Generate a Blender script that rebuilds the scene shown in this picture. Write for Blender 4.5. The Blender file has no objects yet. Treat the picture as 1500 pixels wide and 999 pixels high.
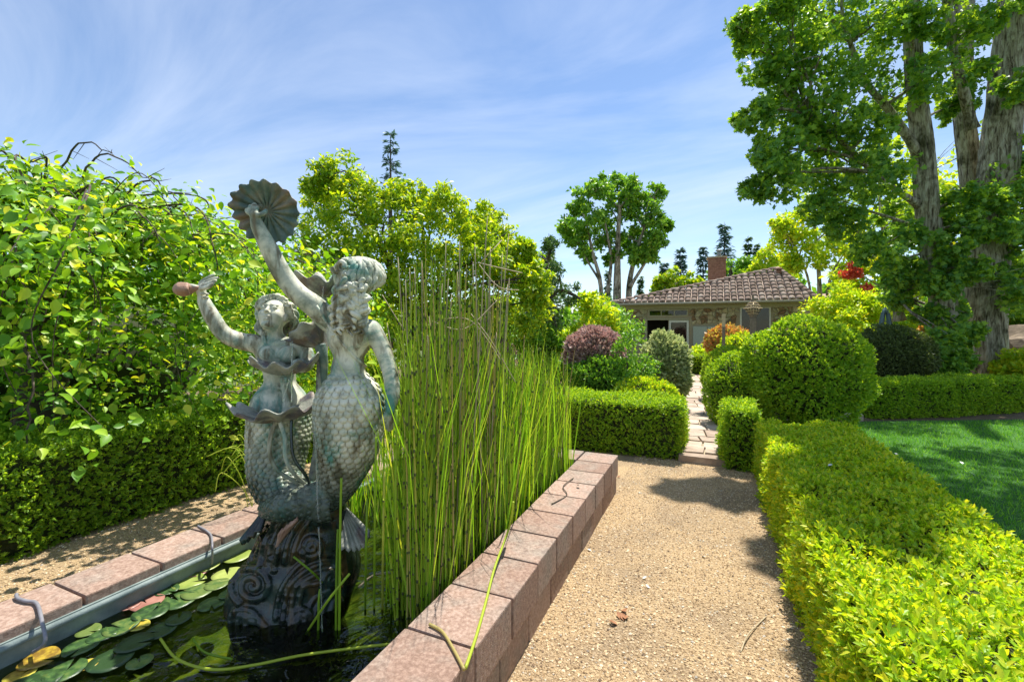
import bpy, bmesh, math, random
import numpy as np
from mathutils import Vector, Matrix
from mathutils.bvhtree import BVHTree
R = math.radians
random.seed(7); rng = np.random.default_rng(7)
scene = bpy.context.scene
col = scene.collection

# ------------------------------------------------------------------ camera, sky, sun, exposure
CAM_H = 1.6; YAW = 23.6; FPX = 667.0; HZ = 481.0
SUN_EL = 67.0; SUN_AZ = 9.0        # azimuth measured from +Y towards +X
cam = bpy.data.cameras.new('camera'); camo = bpy.data.objects.new('camera', cam); col.objects.link(camo)
camo.location = (0, 0, CAM_H); camo.rotation_euler = (R(90), 0, R(YAW))
cam.sensor_width = 36; cam.lens = 36 * FPX / 1500; cam.shift_y = -18.5 / 1500
cam.clip_start = .05; cam.clip_end = 2000
scene.camera = camo
world = bpy.data.worlds.new('World'); scene.world = world; world.use_nodes = True
wn = world.node_tree.nodes; wl = world.node_tree.links
for n in list(wn): wn.remove(n)
def wnode(t, **k):
    n = wn.new(t)
    for a, b in k.items(): setattr(n, a, b)
    return n
wo = wnode('ShaderNodeOutputWorld'); bg = wnode('ShaderNodeBackground'); bg.inputs[1].default_value = .092
sky = wnode('ShaderNodeTexSky', sky_type='NISHITA', sun_disc=False)
sky.sun_elevation = R(SUN_EL); sky.sun_rotation = R(SUN_AZ); sky.ozone_density = 3.0; sky.air_density = 1.0; sky.dust_density = .2; sky.altitude = 300
tc = wnode('ShaderNodeTexCoord'); sep = wnode('ShaderNodeSeparateXYZ'); wl.new(tc.outputs['Generated'], sep.inputs[0])
addz = wnode('ShaderNodeMath', operation='ADD'); addz.inputs[1].default_value = .16; wl.new(sep.outputs[2], addz.inputs[0])
comb = wnode('ShaderNodeCombineXYZ')
for i in (0, 1):
    dv = wnode('ShaderNodeMath', operation='DIVIDE'); wl.new(sep.outputs[i], dv.inputs[0]); wl.new(addz.outputs[0], dv.inputs[1]); wl.new(dv.outputs[0], comb.inputs[i])
mp = wnode('ShaderNodeMapping'); mp.inputs['Rotation'].default_value = (0, 0, R(25)); mp.inputs['Scale'].default_value = (.55, 1.25, 1); mp.inputs['Location'].default_value = (1.7, .35, 0)
wl.new(comb.outputs[0], mp.inputs[0])
cn = wnode('ShaderNodeTexNoise'); cn.inputs['Scale'].default_value = .95; cn.inputs['Detail'].default_value = 9; cn.inputs['Roughness'].default_value = .58; cn.inputs['Distortion'].default_value = .7
wl.new(mp.outputs[0], cn.inputs['Vector'])
cr = wnode('ShaderNodeValToRGB'); cr.color_ramp.elements[0].position = .39; cr.color_ramp.elements[0].color = (0, 0, 0, 1); cr.color_ramp.elements[1].position = .70; cr.color_ramp.elements[1].color = (.55, .55, .55, 1)
wl.new(cn.outputs['Fac'], cr.inputs[0])
cm = wnode('ShaderNodeMix', data_type='RGBA'); wl.new(cr.outputs[0], cm.inputs[0]); wl.new(sky.outputs[0], cm.inputs[6]); cm.inputs[7].default_value = (5.6, 6.1, 7.0, 1)
wl.new(cm.outputs[2], bg.inputs[0]); wl.new(bg.outputs[0], wo.inputs[0])
sl = bpy.data.lights.new('sun', 'SUN'); sl.energy = 4.2; sl.angle = R(.55); sl.color = (1, .95, .86)
so = bpy.data.objects.new('sun', sl); col.objects.link(so); so.rotation_euler = (R(SUN_EL - 90), 0, R(-SUN_AZ)); so.location = (0, 20, 40)
scene.view_settings.view_transform = 'Standard'; scene.view_settings.look = 'None'; scene.view_settings.gamma = 1
scene.view_settings.use_curve_mapping = False; scene.view_settings.exposure = 1.0

scene.cycles.max_bounces = 14; scene.cycles.diffuse_bounces = 9; scene.cycles.transmission_bounces = 10; scene.cycles.transparent_max_bounces = 16

# ------------------------------------------------------------------ pixel helpers (ground or known depth)
SA, CA = math.sin(R(YAW)), math.cos(R(YAW))
def loc2w(r, d, z): return Vector((r * CA - d * SA, r * SA + d * CA, z))
def J(px, py, d): return loc2w((px - 750) * d / FPX, d, CAM_H + (HZ - py) * d / FPX)
def at(px, py, z=0.): return J(px, py, (z - CAM_H) * FPX / (HZ - py))
def onY(px, py, Y):
    u = (px - 750) / FPX; return J(px, py, Y / (CA + u * SA))

# ------------------------------------------------------------------ objects
WORLD = {}
def par(o, p):
    o.parent = p; o.matrix_parent_inverse = WORLD.get(p.name, Matrix()).inverted()
def empty(name, loc):
    o = bpy.data.objects.new(name, None); o.empty_display_size = .1; col.objects.link(o); o.location = loc
    WORLD[o.name] = Matrix.Translation(Vector(loc)); return o
def tag(o, label=None, cat=None, group=None, kind=None):
    if label: o['label'] = label
    if cat: o['category'] = cat
    if group: o['group'] = group
    if kind: o['kind'] = kind
    return o
def thing(name, loc, label, cat, group=None): return tag(empty(name, loc), label, cat, group)
def link(name, me, parent=None, mat=None, matrix=None):
    o = bpy.data.objects.new(name, me); col.objects.link(o)
    if mat is not None and len(me.materials) == 0: me.materials.append(mat)
    if parent is not None: par(o, parent)
    if matrix is not None: o.matrix_basis = matrix; WORLD[o.name] = matrix.copy()
    return o
def npmesh(name, V, F, smooth=True, rnd=None):
    V = np.ascontiguousarray(V, dtype=np.float32); F = np.ascontiguousarray(F, dtype=np.int32)
    me = bpy.data.meshes.new(name); k = F.shape[1]
    me.vertices.add(len(V)); me.vertices.foreach_set('co', V.ravel())
    me.loops.add(F.size); me.loops.foreach_set('vertex_index', F.ravel())
    me.polygons.add(len(F)); me.polygons.foreach_set('loop_start', np.arange(0, F.size, k, dtype=np.int32))
    me.polygons.foreach_set('use_smooth', np.full(len(F), smooth, dtype=bool))
    if rnd is not None:
        a = me.attributes.new('rnd', 'FLOAT', 'POINT'); a.data.foreach_set('value', np.ascontiguousarray(rnd, dtype=np.float32))
    me.update(calc_edges=True)
    return me
class MB:
    def __init__(s): s.v = []; s.f = []
    def add(s, vs, fs):
        b = len(s.v); s.v += [tuple(v) for v in vs]; s.f += [tuple(b + i for i in f) for f in fs]
    def box(s, x0, x1, y0, y1, z0, z1, M=None):
        vs = [Vector((x, y, z)) for z in (z0, z1) for y in (y0, y1) for x in (x0, x1)]
        if M is not None: vs = [M @ v for v in vs]
        s.add(vs, [(0, 2, 3, 1), (4, 5, 7, 6), (0, 1, 5, 4), (2, 6, 7, 3), (0, 4, 6, 2), (1, 3, 7, 5)])
    def tube(s, path, rad, n=8, cap=True):
        path = [Vector(p) for p in path]; m = len(path)
        if not hasattr(rad, '__len__'): rad = [rad] * m
        vs = []; ref = None
        for i, p in enumerate(path):
            t = (path[min(i + 1, m - 1)] - path[max(i - 1, 0)]).normalized()
            if ref is None: ref = Vector((1, 0, 0)) if abs(t.x) < .8 else Vector((0, 1, 0))
            a = (ref - t * ref.dot(t)).normalized(); b = t.cross(a); ref = a
            for k in range(n):
                q = 2 * math.pi * k / n; vs.append(p + (a * math.cos(q) + b * math.sin(q)) * rad[i])
        fs = [(i * n + k, i * n + (k + 1) % n, (i + 1) * n + (k + 1) % n, (i + 1) * n + k) for i in range(m - 1) for k in range(n)]
        if cap: fs += [tuple(range(n - 1, -1, -1)), tuple((m - 1) * n + k for k in range(n))]
        s.add(vs, fs)
    def prism(s, poly, d, inset=0):   # poly: 3D points, d: thickness vector
        n = len(poly); c = sum((Vector(p) for p in poly), Vector()) / n
        lo = [Vector(p) for p in poly]; hi = [Vector(p) + Vector(d) for p in poly]
        if inset: hi = [h + (c + Vector(d) - h).normalized() * inset for h in hi]
        s.add(lo + hi, [tuple(range(n))[::-1], tuple(range(n, 2 * n))] + [(i, (i + 1) % n, n + (i + 1) % n, n + i) for i in range(n)])
    def mesh(s, name, smooth=False, bevel=0):
        me = bpy.data.meshes.new(name); me.from_pydata(s.v, [], s.f)
        bm = bmesh.new(); bm.from_mesh(me)
        bmesh.ops.recalc_face_normals(bm, faces=bm.faces)
        if bevel: bmesh.ops.bevel(bm, geom=list(bm.edges), offset=bevel, segments=2, affect='EDGES', profile=.6)
        bm.to_mesh(me); bm.free()
        for p in me.polygons: p.use_smooth = smooth
        return me
    def build(s, name, mat, parent=None, smooth=False, bevel=0):
        return link(name, s.mesh(name, smooth, bevel), parent, mat)
def spline(pts, n=6):
    pts = [Vector(p) for p in pts]; out = []
    for i in range(len(pts) - 1):
        p0, p1, p2, p3 = pts[max(i - 1, 0)], pts[i], pts[i + 1], pts[min(i + 2, len(pts) - 1)]
        for k in range(n):
            t = k / n
            out.append(.5 * ((2 * p1) + (p2 - p0) * t + (2 * p0 - 5 * p1 + 4 * p2 - p3) * t * t + (3 * p1 - p0 - 3 * p2 + p3) * t ** 3))
    out.append(pts[-1]); return out
def lerp(a, b, t): return a + (b - a) * t

# ------------------------------------------------------------------ materials
def newmat(name):
    m = bpy.data.materials.new(name); m.use_nodes = True; nt = m.node_tree
    return m, nt, nt.nodes, nt.links, nt.nodes['Principled BSDF']
def ramp(N, stops):
    r = N.new('ShaderNodeValToRGB'); e = r.color_ramp.elements
    while len(e) < len(stops): e.new(.5)
    for i, (p, c) in enumerate(stops): e[i].position = p; e[i].color = tuple(c) + (1,)
    return r
def noise(N, L, scale, detail=4, rough=.55, coord=None, dist=0):
    n = N.new('ShaderNodeTexNoise'); n.inputs['Scale'].default_value = scale; n.inputs['Detail'].default_value = detail
    n.inputs['Roughness'].default_value = rough; n.inputs['Distortion'].default_value = dist
    if coord is not None: L.new(coord, n.inputs['Vector'])
    return n
def surf(name, stops, scale=8, rough=.8, bump=.2, bscale=None, detail=6, objrand=0., spec=.3, stops2=None, scale2=1., lo2=.45, hi2=.65):
    """noise-coloured rough surface in world coordinates, optional second large-scale stain colour"""
    m, nt, N, L, P = newmat(name)
    g = N.new('ShaderNodeNewGeometry'); oi = N.new('ShaderNodeObjectInfo')
    n = noise(N, L, scale, detail, .6, g.outputs['Position'])
    fac = n.outputs['Fac']
    if objrand:
        ma = N.new('ShaderNodeMath'); ma.operation = 'MULTIPLY_ADD'; L.new(oi.outputs['Random'], ma.inputs[0]); ma.inputs[1].default_value = objrand; ma.inputs[2].default_value = -objrand / 2
        ad = N.new('ShaderNodeMath'); ad.operation = 'ADD'; L.new(fac, ad.inputs[0]); L.new(ma.outputs[0], ad.inputs[1]); fac = ad.outputs[0]
    r = ramp(N, stops); L.new(fac, r.inputs[0]); c = r.outputs[0]
    if stops2:
        n2 = noise(N, L, scale2, 5, .6, g.outputs['Position'], .4)
        r2 = ramp(N, [(lo2, (0, 0, 0)), (hi2, (1, 1, 1))]); L.new(n2.outputs['Fac'], r2.inputs[0])
        r3 = ramp(N, stops2); L.new(n.outputs['Fac'], r3.inputs[0])
        mx = N.new('ShaderNodeMix'); mx.data_type = 'RGBA'; L.new(r2.outputs[0], mx.inputs[0]); L.new(c, mx.inputs[6]); L.new(r3.outputs[0], mx.inputs[7]); c = mx.outputs[2]
    L.new(c, P.inputs['Base Color']); P.inputs['Roughness'].default_value = rough; P.inputs['Specular IOR Level'].default_value = spec
    if bump:
        b = N.new('ShaderNodeBump'); b.inputs['Strength'].default_value = bump; b.inputs['Distance'].default_value = .02
        nb = noise(N, L, bscale or scale * 3, 5, .65, g.outputs['Position']); L.new(nb.outputs['Fac'], b.inputs['Height']); L.new(b.outputs[0], P.inputs['Normal'])
    return m
def leafmat(name, stops, trans=.4, tint=(1.35, 1.25, .45), rough=.42, spec=.4, gain=1.75):
    m, nt, N, L, P = newmat(name)
    a = N.new('ShaderNodeAttribute'); a.attribute_name = 'rnd'; oi = N.new('ShaderNodeObjectInfo')
    ad = N.new('ShaderNodeMath'); ad.operation = 'ADD'; L.new(a.outputs['Fac'], ad.inputs[0]); L.new(oi.outputs['Random'], ad.inputs[1])
    fr = N.new('ShaderNodeMath'); fr.operation = 'FRACT'; L.new(ad.outputs[0], fr.inputs[0])
    r = ramp(N, [(p, [min(.70, x * gain) for x in c]) for p, c in stops]); L.new(fr.outputs[0], r.inputs[0])
    L.new(r.outputs[0], P.inputs['Base Color']); P.inputs['Roughness'].default_value = rough; P.inputs['Specular IOR Level'].default_value = spec
    mul = N.new('ShaderNodeMix'); mul.data_type = 'RGBA'; mul.blend_type = 'MULTIPLY'; mul.inputs[0].default_value = 1
    L.new(r.outputs[0], mul.inputs[6]); mul.inputs[7].default_value = (tint[0], tint[1], tint[2], 1)
    t = N.new('ShaderNodeBsdfTranslucent'); L.new(mul.outputs[2], t.inputs['Color'])
    mx = N.new('ShaderNodeMixShader'); mx.inputs[0].default_value = trans
    L.new(P.outputs[0], mx.inputs[1]); L.new(t.outputs[0], mx.inputs[2]); L.new(mx.outputs[0], N['Material Output'].inputs[0])
    return m
def plain(name, c, rough=.5, metal=0, spec=.5):
    m, nt, N, L, P = newmat(name)
    g = N.new('ShaderNodeNewGeometry'); n = noise(N, L, 25, 4, .6, g.outputs['Position'])
    r = ramp(N, [(.3, [x * .82 for x in c]), (.7, [min(1, x * 1.15) for x in c])]); L.new(n.outputs['Fac'], r.inputs[0]); L.new(r.outputs[0], P.inputs['Base Color'])
    P.inputs['Roughness'].default_value = rough; P.inputs['Metallic'].default_value = metal; P.inputs['Specular IOR Level'].default_value = spec
    return m
M = {}
M['box_near'] = leafmat('boxwood_sunlit_tone', [(0, (.13, .24, .012)), (.5, (.24, .36, .018)), (1, (.40, .46, .03))], .5, (1.5, 1.3, .4))  # boxwood leaf with the sunlight on the long hedge put into its colour
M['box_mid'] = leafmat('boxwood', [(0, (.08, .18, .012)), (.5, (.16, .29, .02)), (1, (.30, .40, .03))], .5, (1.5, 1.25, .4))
M['box_dark'] = leafmat('boxwood_shaded_tone', [(0, (.08, .16, .012)), (.6, (.15, .26, .02)), (1, (.26, .36, .03))], .5)  # same leaf again, shade under the elm put into a darker colour
M['elm'] = leafmat('elm_leaf', [(0, (.045, .13, .012)), (.4, (.10, .23, .015)), (.8, (.22, .36, .025)), (1, (.38, .44, .05))], .45, (1.55, 1.3, .3))
M['mid'] = leafmat('magnolia_leaf', [(0, (.08, .18, .012)), (.5, (.19, .30, .015)), (1, (.36, .42, .025))], .5, (1.38, 1.2, .35))
M['tulip'] = leafmat('tulip_tree_leaf', [(0, (.04, .11, .03)), (.5, (.085, .18, .035)), (1, (.16, .26, .03))], .48, (1.8, 1.4, .3), gain=2.15)
M['lime'] = leafmat('lime_leaf', [(0, (.16, .28, .015)), (.5, (.27, .40, .02)), (1, (.40, .47, .03))], .5, (1.4, 1.2, .35))
M['green'] = leafmat('green_leaf', [(0, (.05, .14, .015)), (.5, (.10, .22, .025)), (1, (.19, .31, .03))], .4)
M['conifer'] = leafmat('conifer_needles', [(0, (.03, .075, .03)), (.6, (.06, .125, .04)), (1, (.12, .19, .045))], .2)
M['bluefir'] = leafmat('blue_fir_needles', [(0, (.04, .085, .07)), (1, (.10, .17, .13))], .3, (1, 1, 1))
M['purple'] = leafmat('purple_sprigs', [(0, (.22, .14, .12)), (.5, (.33, .22, .20)), (1, (.42, .32, .27))], .25, (1, .8, .8))
M['sage'] = leafmat('sage_leaf', [(0, (.18, .22, .10)), (.6, (.28, .32, .15)), (1, (.40, .43, .22))], .35, (1.1, 1.1, .8))
M['red'] = leafmat('red_maple_leaf', [(0, (.30, .04, .03)), (1, (.55, .12, .06))], .4, (1.4, .8, .6))
M['orange'] = leafmat('orange_flowers', [(0, (.35, .14, .07)), (.6, (.45, .25, .08)), (1, (.30, .35, .06))], .3)
M['darkball'] = leafmat('dark_shrub_leaf', [(0, (.04, .06, .02)), (.6, (.07, .10, .03)), (1, (.12, .15, .04))], .3)
M['grass'] = leafmat('lawn_blade', [(0, (.045, .15, .015)), (.6, (.09, .24, .025)), (1, (.16, .31, .035))], .45, (1.4, 1.3, .5))
M['reed'] = leafmat('reed_blade', [(0, (.12, .27, .015)), (.6, (.22, .38, .02)), (1, (.36, .42, .05))], .4, (1.3, 1.2, .4))
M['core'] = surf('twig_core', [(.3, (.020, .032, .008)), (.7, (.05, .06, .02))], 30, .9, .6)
M['soil'] = surf('garden_soil', [(.3, (.09, .06, .035)), (.7, (.16, .12, .07))], 6, .95, .6, 40)
M['ground'] = surf('far_ground', [(.3, (.05, .09, .02)), (.7, (.12, .13, .05))], .8, .95, .3, 10)
M['gravelbase'] = surf('gravel_bed', [(.32, (.24, .155, .085)), (.5, (.48, .34, .185)), (.68, (.66, .50, .30))], 75, .92, .9, 110, 3, stops2=[(.32, (.17, .115, .07)), (.5, (.32, .23, .14)), (.68, (.46, .36, .24))], scale2=1.7)
M['lawnbase'] = surf('lawn_soil', [(.3, (.03, .10, .015)), (.7, (.06, .17, .025))], 20, .95, .6, 60)
M['block'] = surf('pink_concrete_block', [(.30, (.22, .14, .105)), (.5, (.32, .215, .165)), (.7, (.43, .31, .25))], 60, .9, .35, 160, 4, objrand=.25, stops2=[(.3, (.17, .13, .105)), (.7, (.38, .31, .255))], scale2=4)
M['flag'] = surf('flagstone', [(.3, (.30, .225, .17)), (.5, (.42, .33, .26)), (.7, (.52, .43, .35))], 5, .85, .4, 30, 6, objrand=.35)
M['fstone'] = surf('field_stone', [(.25, (.24, .15, .075)), (.45, (.42, .34, .19)), (.6, (.55, .48, .29)), (.8, (.36, .35, .22))], 3.0, .85, .5, 20, 6, objrand=.7)
M['mortar'] = surf('mortar', [(.3, (.33, .285, .18)), (.7, (.44, .38, .26))], 20, .95, .3)
def m_bark():
    m, nt, N, L, P = newmat('grey_bark'); g = N.new('ShaderNodeNewGeometry')
    mp_ = N.new('ShaderNodeMapping'); mp_.inputs['Scale'].default_value = (1, 1, .16); L.new(g.outputs['Position'], mp_.inputs[0])
    n = noise(N, L, 15, 8, .65, mp_.outputs[0], .6); r = ramp(N, [(.36, (.07, .055, .035)), (.46, (.28, .245, .18)), (.57, (.48, .45, .36)), (.75, (.62, .60, .50))]); L.new(n.outputs['Fac'], r.inputs[0])
    n2 = noise(N, L, 1.5, 6, .65, g.outputs['Position'], .6); r2 = ramp(N, [(.50, (0, 0, 0)), (.64, (1, 1, 1))]); L.new(n2.outputs['Fac'], r2.inputs[0])
    r3 = ramp(N, [(.36, (.03, .027, .018)), (.6, (.16, .15, .09)), (.8, (.26, .26, .13))]); L.new(n.outputs['Fac'], r3.inputs[0])
    mx = N.new('ShaderNodeMix'); mx.data_type = 'RGBA'; L.new(r2.outputs[0], mx.inputs[0]); L.new(r.outputs[0], mx.inputs[6]); L.new(r3.outputs[0], mx.inputs[7]); L.new(mx.outputs[2], P.inputs['Base Color'])
    b = N.new('ShaderNodeBump'); b.inputs['Strength'].default_value = 1; b.inputs['Distance'].default_value = .09; L.new(n.outputs['Fac'], b.inputs['Height']); L.new(b.outputs[0], P.inputs['Normal'])
    P.inputs['Roughness'].default_value = .9; P.inputs['Specular IOR Level'].default_value = .2; return m
M['bark'] = m_bark()
M['bark_dark'] = surf('dark_bark', [(.3, (.05, .04, .03)), (.7, (.15, .12, .09))], 14, .9, .9, 20)
M['tile'] = surf('clay_roof_tile', [(.25, (.24, .165, .125)), (.5, (.38, .27, .21)), (.75, (.52, .41, .33))], 7, .85, .3, 30, 5, objrand=.45)
M['brickchim'] = surf('chimney_brick', [(.3, (.20, .10, .065)), (.7, (.34, .19, .13))], 9, .9, .5, 30)
M['woodpost'] = surf('weathered_wood', [(.3, (.16, .12, .075)), (.7, (.30, .24, .16))], 22, .8, .4)
M['palewood'] = plain('pale_post', (.55, .42, .22), .6)
M['greentrim'] = plain('olive_trim', (.38, .36, .23), .6)
M['palepanel'] = plain('pale_green_panel', (.38, .43, .36), .5)
M['white'] = plain('cream_frame', (.66, .66, .56), .5)
M['gutter'] = plain('gutter_paint', (.40, .38, .30), .4)
M['dark'] = plain('dark_interior', (.012, .012, .012), .9)
M['room'] = plain('room_wall', (.10, .095, .08), .9)
M['pvc'] = plain('grey_plastic', (.28, .30, .31), .45)
M['liner'] = surf('pond_liner', [(.3, (.12, .16, .155)), (.6, (.22, .27, .255)), (.8, (.32, .36, .33))], 9, .5, .2)
M['rock'] = surf('brown_rock', [(.3, (.12, .09, .06)), (.7, (.26, .20, .14))], 4, .9, .6)
M['root'] = plain('grey_cable', (.22, .215, .24), .45)
M['bluewood'] = plain('blue_painted_wood', (.10, .17, .21), .6)
M['brownleaf'] = surf('dry_leaf', [(.3, (.22, .09, .04)), (.7, (.40, .20, .10))], 30, .7, .3)
M['petal'] = plain('white_petal', (.62, .64, .60), .6)
M['drystem'] = plain('dry_twig', (.40, .33, .21), .8)
M['pondfloor'] = surf('pond_floor', [(.3, (.04, .06, .015)), (.45, (.12, .16, .03)), (.58, (.28, .28, .05)), (.72, (.45, .34, .05))], 7, .9, .3, stops2=[(.3, (.006, .010, .005)), (.7, (.03, .045, .015))], scale2=3)
def m_glass(name):
    m, nt, N, L, P = newmat(name)
    P.inputs['Base Color'].default_value = (.03, .04, .035, 1); P.inputs['Roughness'].default_value = .03; P.inputs['Specular IOR Level'].default_value = .8
    tr = N.new('ShaderNodeBsdfTransparent'); tr.inputs[0].default_value = (.55, .6, .55, 1)
    mx = N.new('ShaderNodeMixShader'); lw = N.new('ShaderNodeFresnel'); lw.inputs[0].default_value = 1.5
    gl = N.new('ShaderNodeBsdfGlossy'); gl.inputs['Roughness'].default_value = .02
    L.new(lw.outputs[0], mx.inputs[0]); L.new(tr.outputs[0], mx.inputs[1]); L.new(gl.outputs[0], mx.inputs[2]); L.new(mx.outputs[0], N['Material Output'].inputs[0])
    return m
M['glass'] = m_glass('window_glass')
def m_water():
    m, nt, N, L, P = newmat('pond_water')
    g = N.new('ShaderNodeNewGeometry'); n = noise(N, L, 9, 3, .5, g.outputs['Position'], .6)
    b = N.new('ShaderNodeBump'); b.inputs['Strength'].default_value = .7; b.inputs['Distance'].default_value = .03; L.new(n.outputs['Fac'], b.inputs['Height'])
    fr = N.new('ShaderNodeFresnel'); fr.inputs[0].default_value = 1.55; L.new(b.outputs[0], fr.inputs['Normal'])
    tr = N.new('ShaderNodeBsdfTransparent'); tr.inputs[0].default_value = (.42, .52, .30, 1)
    gl = N.new('ShaderNodeBsdfGlossy'); gl.inputs['Roughness'].default_value = .02; L.new(b.outputs[0], gl.inputs['Normal'])
    mx = N.new('ShaderNodeMixShader'); L.new(fr.outputs[0], mx.inputs[0]); L.new(tr.outputs[0], mx.inputs[1]); L.new(gl.outputs[0], mx.inputs[2])
    L.new(mx.outputs[0], N['Material Output'].inputs[0]); return m
M['water'] = m_water()
def m_stream():
    m, nt, N, L, P = newmat('falling_water')
    P.inputs['Base Color'].default_value = (.9, .95, .95, 1); P.inputs['Roughness'].default_value = .03; P.inputs['Transmission Weight'].default_value = .9; P.inputs['IOR'].default_value = 1.33
    return m
M['stream'] = m_stream()
def m_bronze(name, wet=0.):
    m, nt, N, L, P = newmat(name)
    g = N.new('ShaderNodeNewGeometry'); oi = N.new('ShaderNodeObjectInfo')
    n1 = noise(N, L, 7, 8, .65, g.outputs['Position'], .3)
    if wet: st = [(.30, (.006, .008, .006)), (.5, (.012, .018, .014)), (.62, (.03, .045, .034)), (.78, (.11, .09, .045))]
    else: st = [(.30, (.13, .165, .12)), (.41, (.36, .39, .30)), (.52, (.60, .60, .47)), (.70, (.76, .74, .61))]
    r1 = ramp(N, st); L.new(n1.outputs['Fac'], r1.inputs[0])
    n2 = noise(N, L, 4.5, 6, .7, g.outputs['Position'], .8); r2 = ramp(N, [(.50, (0, 0, 0)), (.64, (1, 1, 1))]); L.new(n2.outputs['Fac'], r2.inputs[0])
    mx = N.new('ShaderNodeMix'); mx.data_type = 'RGBA'; L.new(r2.outputs[0], mx.inputs[0]); L.new(r1.outputs[0], mx.inputs[6])
    mx.inputs[7].default_value = (.03, .06, .05, 1) if wet else (.09, .25, .20, 1)
    mpn = N.new('ShaderNodeMapping'); mpn.inputs['Scale'].default_value = (1, 1, .22); mpn.inputs['Location'].default_value = (3, 5, 1); L.new(g.outputs['Position'], mpn.inputs[0])
    n3 = noise(N, L, 16, 5, .6, mpn.outputs[0], .5); r3 = ramp(N, [(.50, (0, 0, 0)), (.64, (.9, .9, .9))]); L.new(n3.outputs['Fac'], r3.inputs[0])
    mx2 = N.new('ShaderNodeMix'); mx2.data_type = 'RGBA'; L.new(r3.outputs[0], mx2.inputs[0]); L.new(mx.outputs[2], mx2.inputs[6])
    mx2.inputs[7].default_value = (.08, .05, .02, 1) if wet else (.15, .125, .07, 1)
    cfin = mx2.outputs[2]; P.inputs['Roughness'].default_value = .13 if wet else .55
    if not wet:      # the lower tails are splashed by the fountain: wet, dark and glossy
        sp = N.new('ShaderNodeSeparateXYZ'); L.new(g.outputs['Position'], sp.inputs[0])
        wz = N.new('ShaderNodeMath'); wz.operation = 'MULTIPLY_ADD'; L.new(n2.outputs['Fac'], wz.inputs[0]); wz.inputs[1].default_value = .5; L.new(sp.outputs[2], wz.inputs[2])
        mr = N.new('ShaderNodeMapRange'); mr.inputs['From Min'].default_value = 1.0; mr.inputs['From Max'].default_value = 1.28; mr.inputs['To Min'].default_value = .88; mr.inputs['To Max'].default_value = 0; L.new(wz.outputs[0], mr.inputs['Value'])
        mx3 = N.new('ShaderNodeMix'); mx3.data_type = 'RGBA'; L.new(mr.outputs[0], mx3.inputs[0]); L.new(cfin, mx3.inputs[6]); mx3.inputs[7].default_value = (.03, .055, .04, 1); cfin = mx3.outputs[2]
        rr = N.new('ShaderNodeMapRange'); rr.inputs['From Max'].default_value = .88; rr.inputs['To Min'].default_value = .55; rr.inputs['To Max'].default_value = .2; L.new(mr.outputs[0], rr.inputs['Value']); L.new(rr.outputs[0], P.inputs['Roughness'])
    L.new(cfin, P.inputs['Base Color'])
    P.inputs['Specular IOR Level'].default_value = .6 if wet else .35
    b = N.new('ShaderNodeBump'); b.inputs['Strength'].default_value = .35; b.inputs['Distance'].default_value = .006
    nb = noise(N, L, 45, 5, .7, g.outputs['Position']); L.new(nb.outputs['Fac'], b.inputs['Height']); L.new(b.outputs[0], P.inputs['Normal'])
    return m
M['bronze'] = m_bronze('verdigris_bronze'); M['wet'] = m_bronze('wet_dark_bronze', 1.)
M['shell'] = surf('shell_bronze', [(.3, (.05, .085, .075)), (.5, (.10, .16, .135)), (.65, (.24, .25, .19)), (.8, (.16, .11, .06))], 11, .5, .4, 30, 7, spec=.5, stops2=[(.3, (.12, .085, .05)), (.7, (.30, .25, .18))], scale2=6, lo2=.5, hi2=.62)
M['shellpale'] = surf('shell_pale_bronze', [(.3, (.14, .16, .13)), (.5, (.30, .31, .25)), (.7, (.45, .43, .35))], 11, .5, .4, 30, 7, spec=.5, stops2=[(.3, (.05, .07, .12)), (.7, (.22, .15, .08))], scale2=7, lo2=.5, hi2=.6)
M['conch'] = surf('pink_conch', [(.3, (.30, .17, .11)), (.7, (.45, .29, .21))], 12, .6, .3)
M['padgreen'] = surf('lily_green', [(.35, (.02, .05, .014)), (.5, (.05, .11, .025)), (.65, (.12, .17, .04))], 30, .38, .1, objrand=.5, spec=.5)
M['padyellow'] = surf('lily_yellow', [(.35, (.20, .12, .02)), (.5, (.40, .28, .03)), (.65, (.45, .42, .06))], 26, .35, .1, objrand=.5, spec=.5)
M['padlime'] = surf('lily_lime', [(.3, (.20, .27, .05)), (.7, (.33, .38, .10))], 12, .35, .1, objrand=.3, spec=.5)
M['padred'] = surf('lily_red', [(.3, (.28, .12, .09)), (.7, (.42, .22, .17))], 12, .35, .1, objrand=.3, spec=.5)
def m_stem(name, stops, dark, node=.16, dry=0.):
    m, nt, N, L, P = newmat(name)
    oi = N.new('ShaderNodeObjectInfo'); r = ramp(N, stops); a = N.new('ShaderNodeAttribute'); a.attribute_name = 'rnd'
    ad = N.new('ShaderNodeMath'); ad.operation = 'ADD'; L.new(oi.outputs['Random'], ad.inputs[0]); L.new(a.outputs['Fac'], ad.inputs[1])
    fr = N.new('ShaderNodeMath'); fr.operation = 'FRACT'; L.new(ad.outputs[0], fr.inputs[0]); L.new(fr.outputs[0], r.inputs[0])
    L.new(r.outputs[0], P.inputs['Base Color']); P.inputs['Roughness'].default_value = .45
    t = N.new('ShaderNodeBsdfTranslucent'); L.new(r.outputs[0], t.inputs['Color']); mx = N.new('ShaderNodeMixShader'); mx.inputs[0].default_value = .42
    L.new(P.outputs[0], mx.inputs[1]); L.new(t.outputs[0], mx.inputs[2]); L.new(mx.outputs[0], N['Material Output'].inputs[0])
    return m
M['stem'] = m_stem('horsetail_stem', [(0, (.20, .36, .02)), (.5, (.38, .56, .035)), (.74, (.52, .62, .06)), (.86, (.56, .50, .13)), (1, (.52, .40, .22))], 0)
M['stemnode'] = plain('stem_node_dark', (.075, .09, .03), .6)

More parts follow.
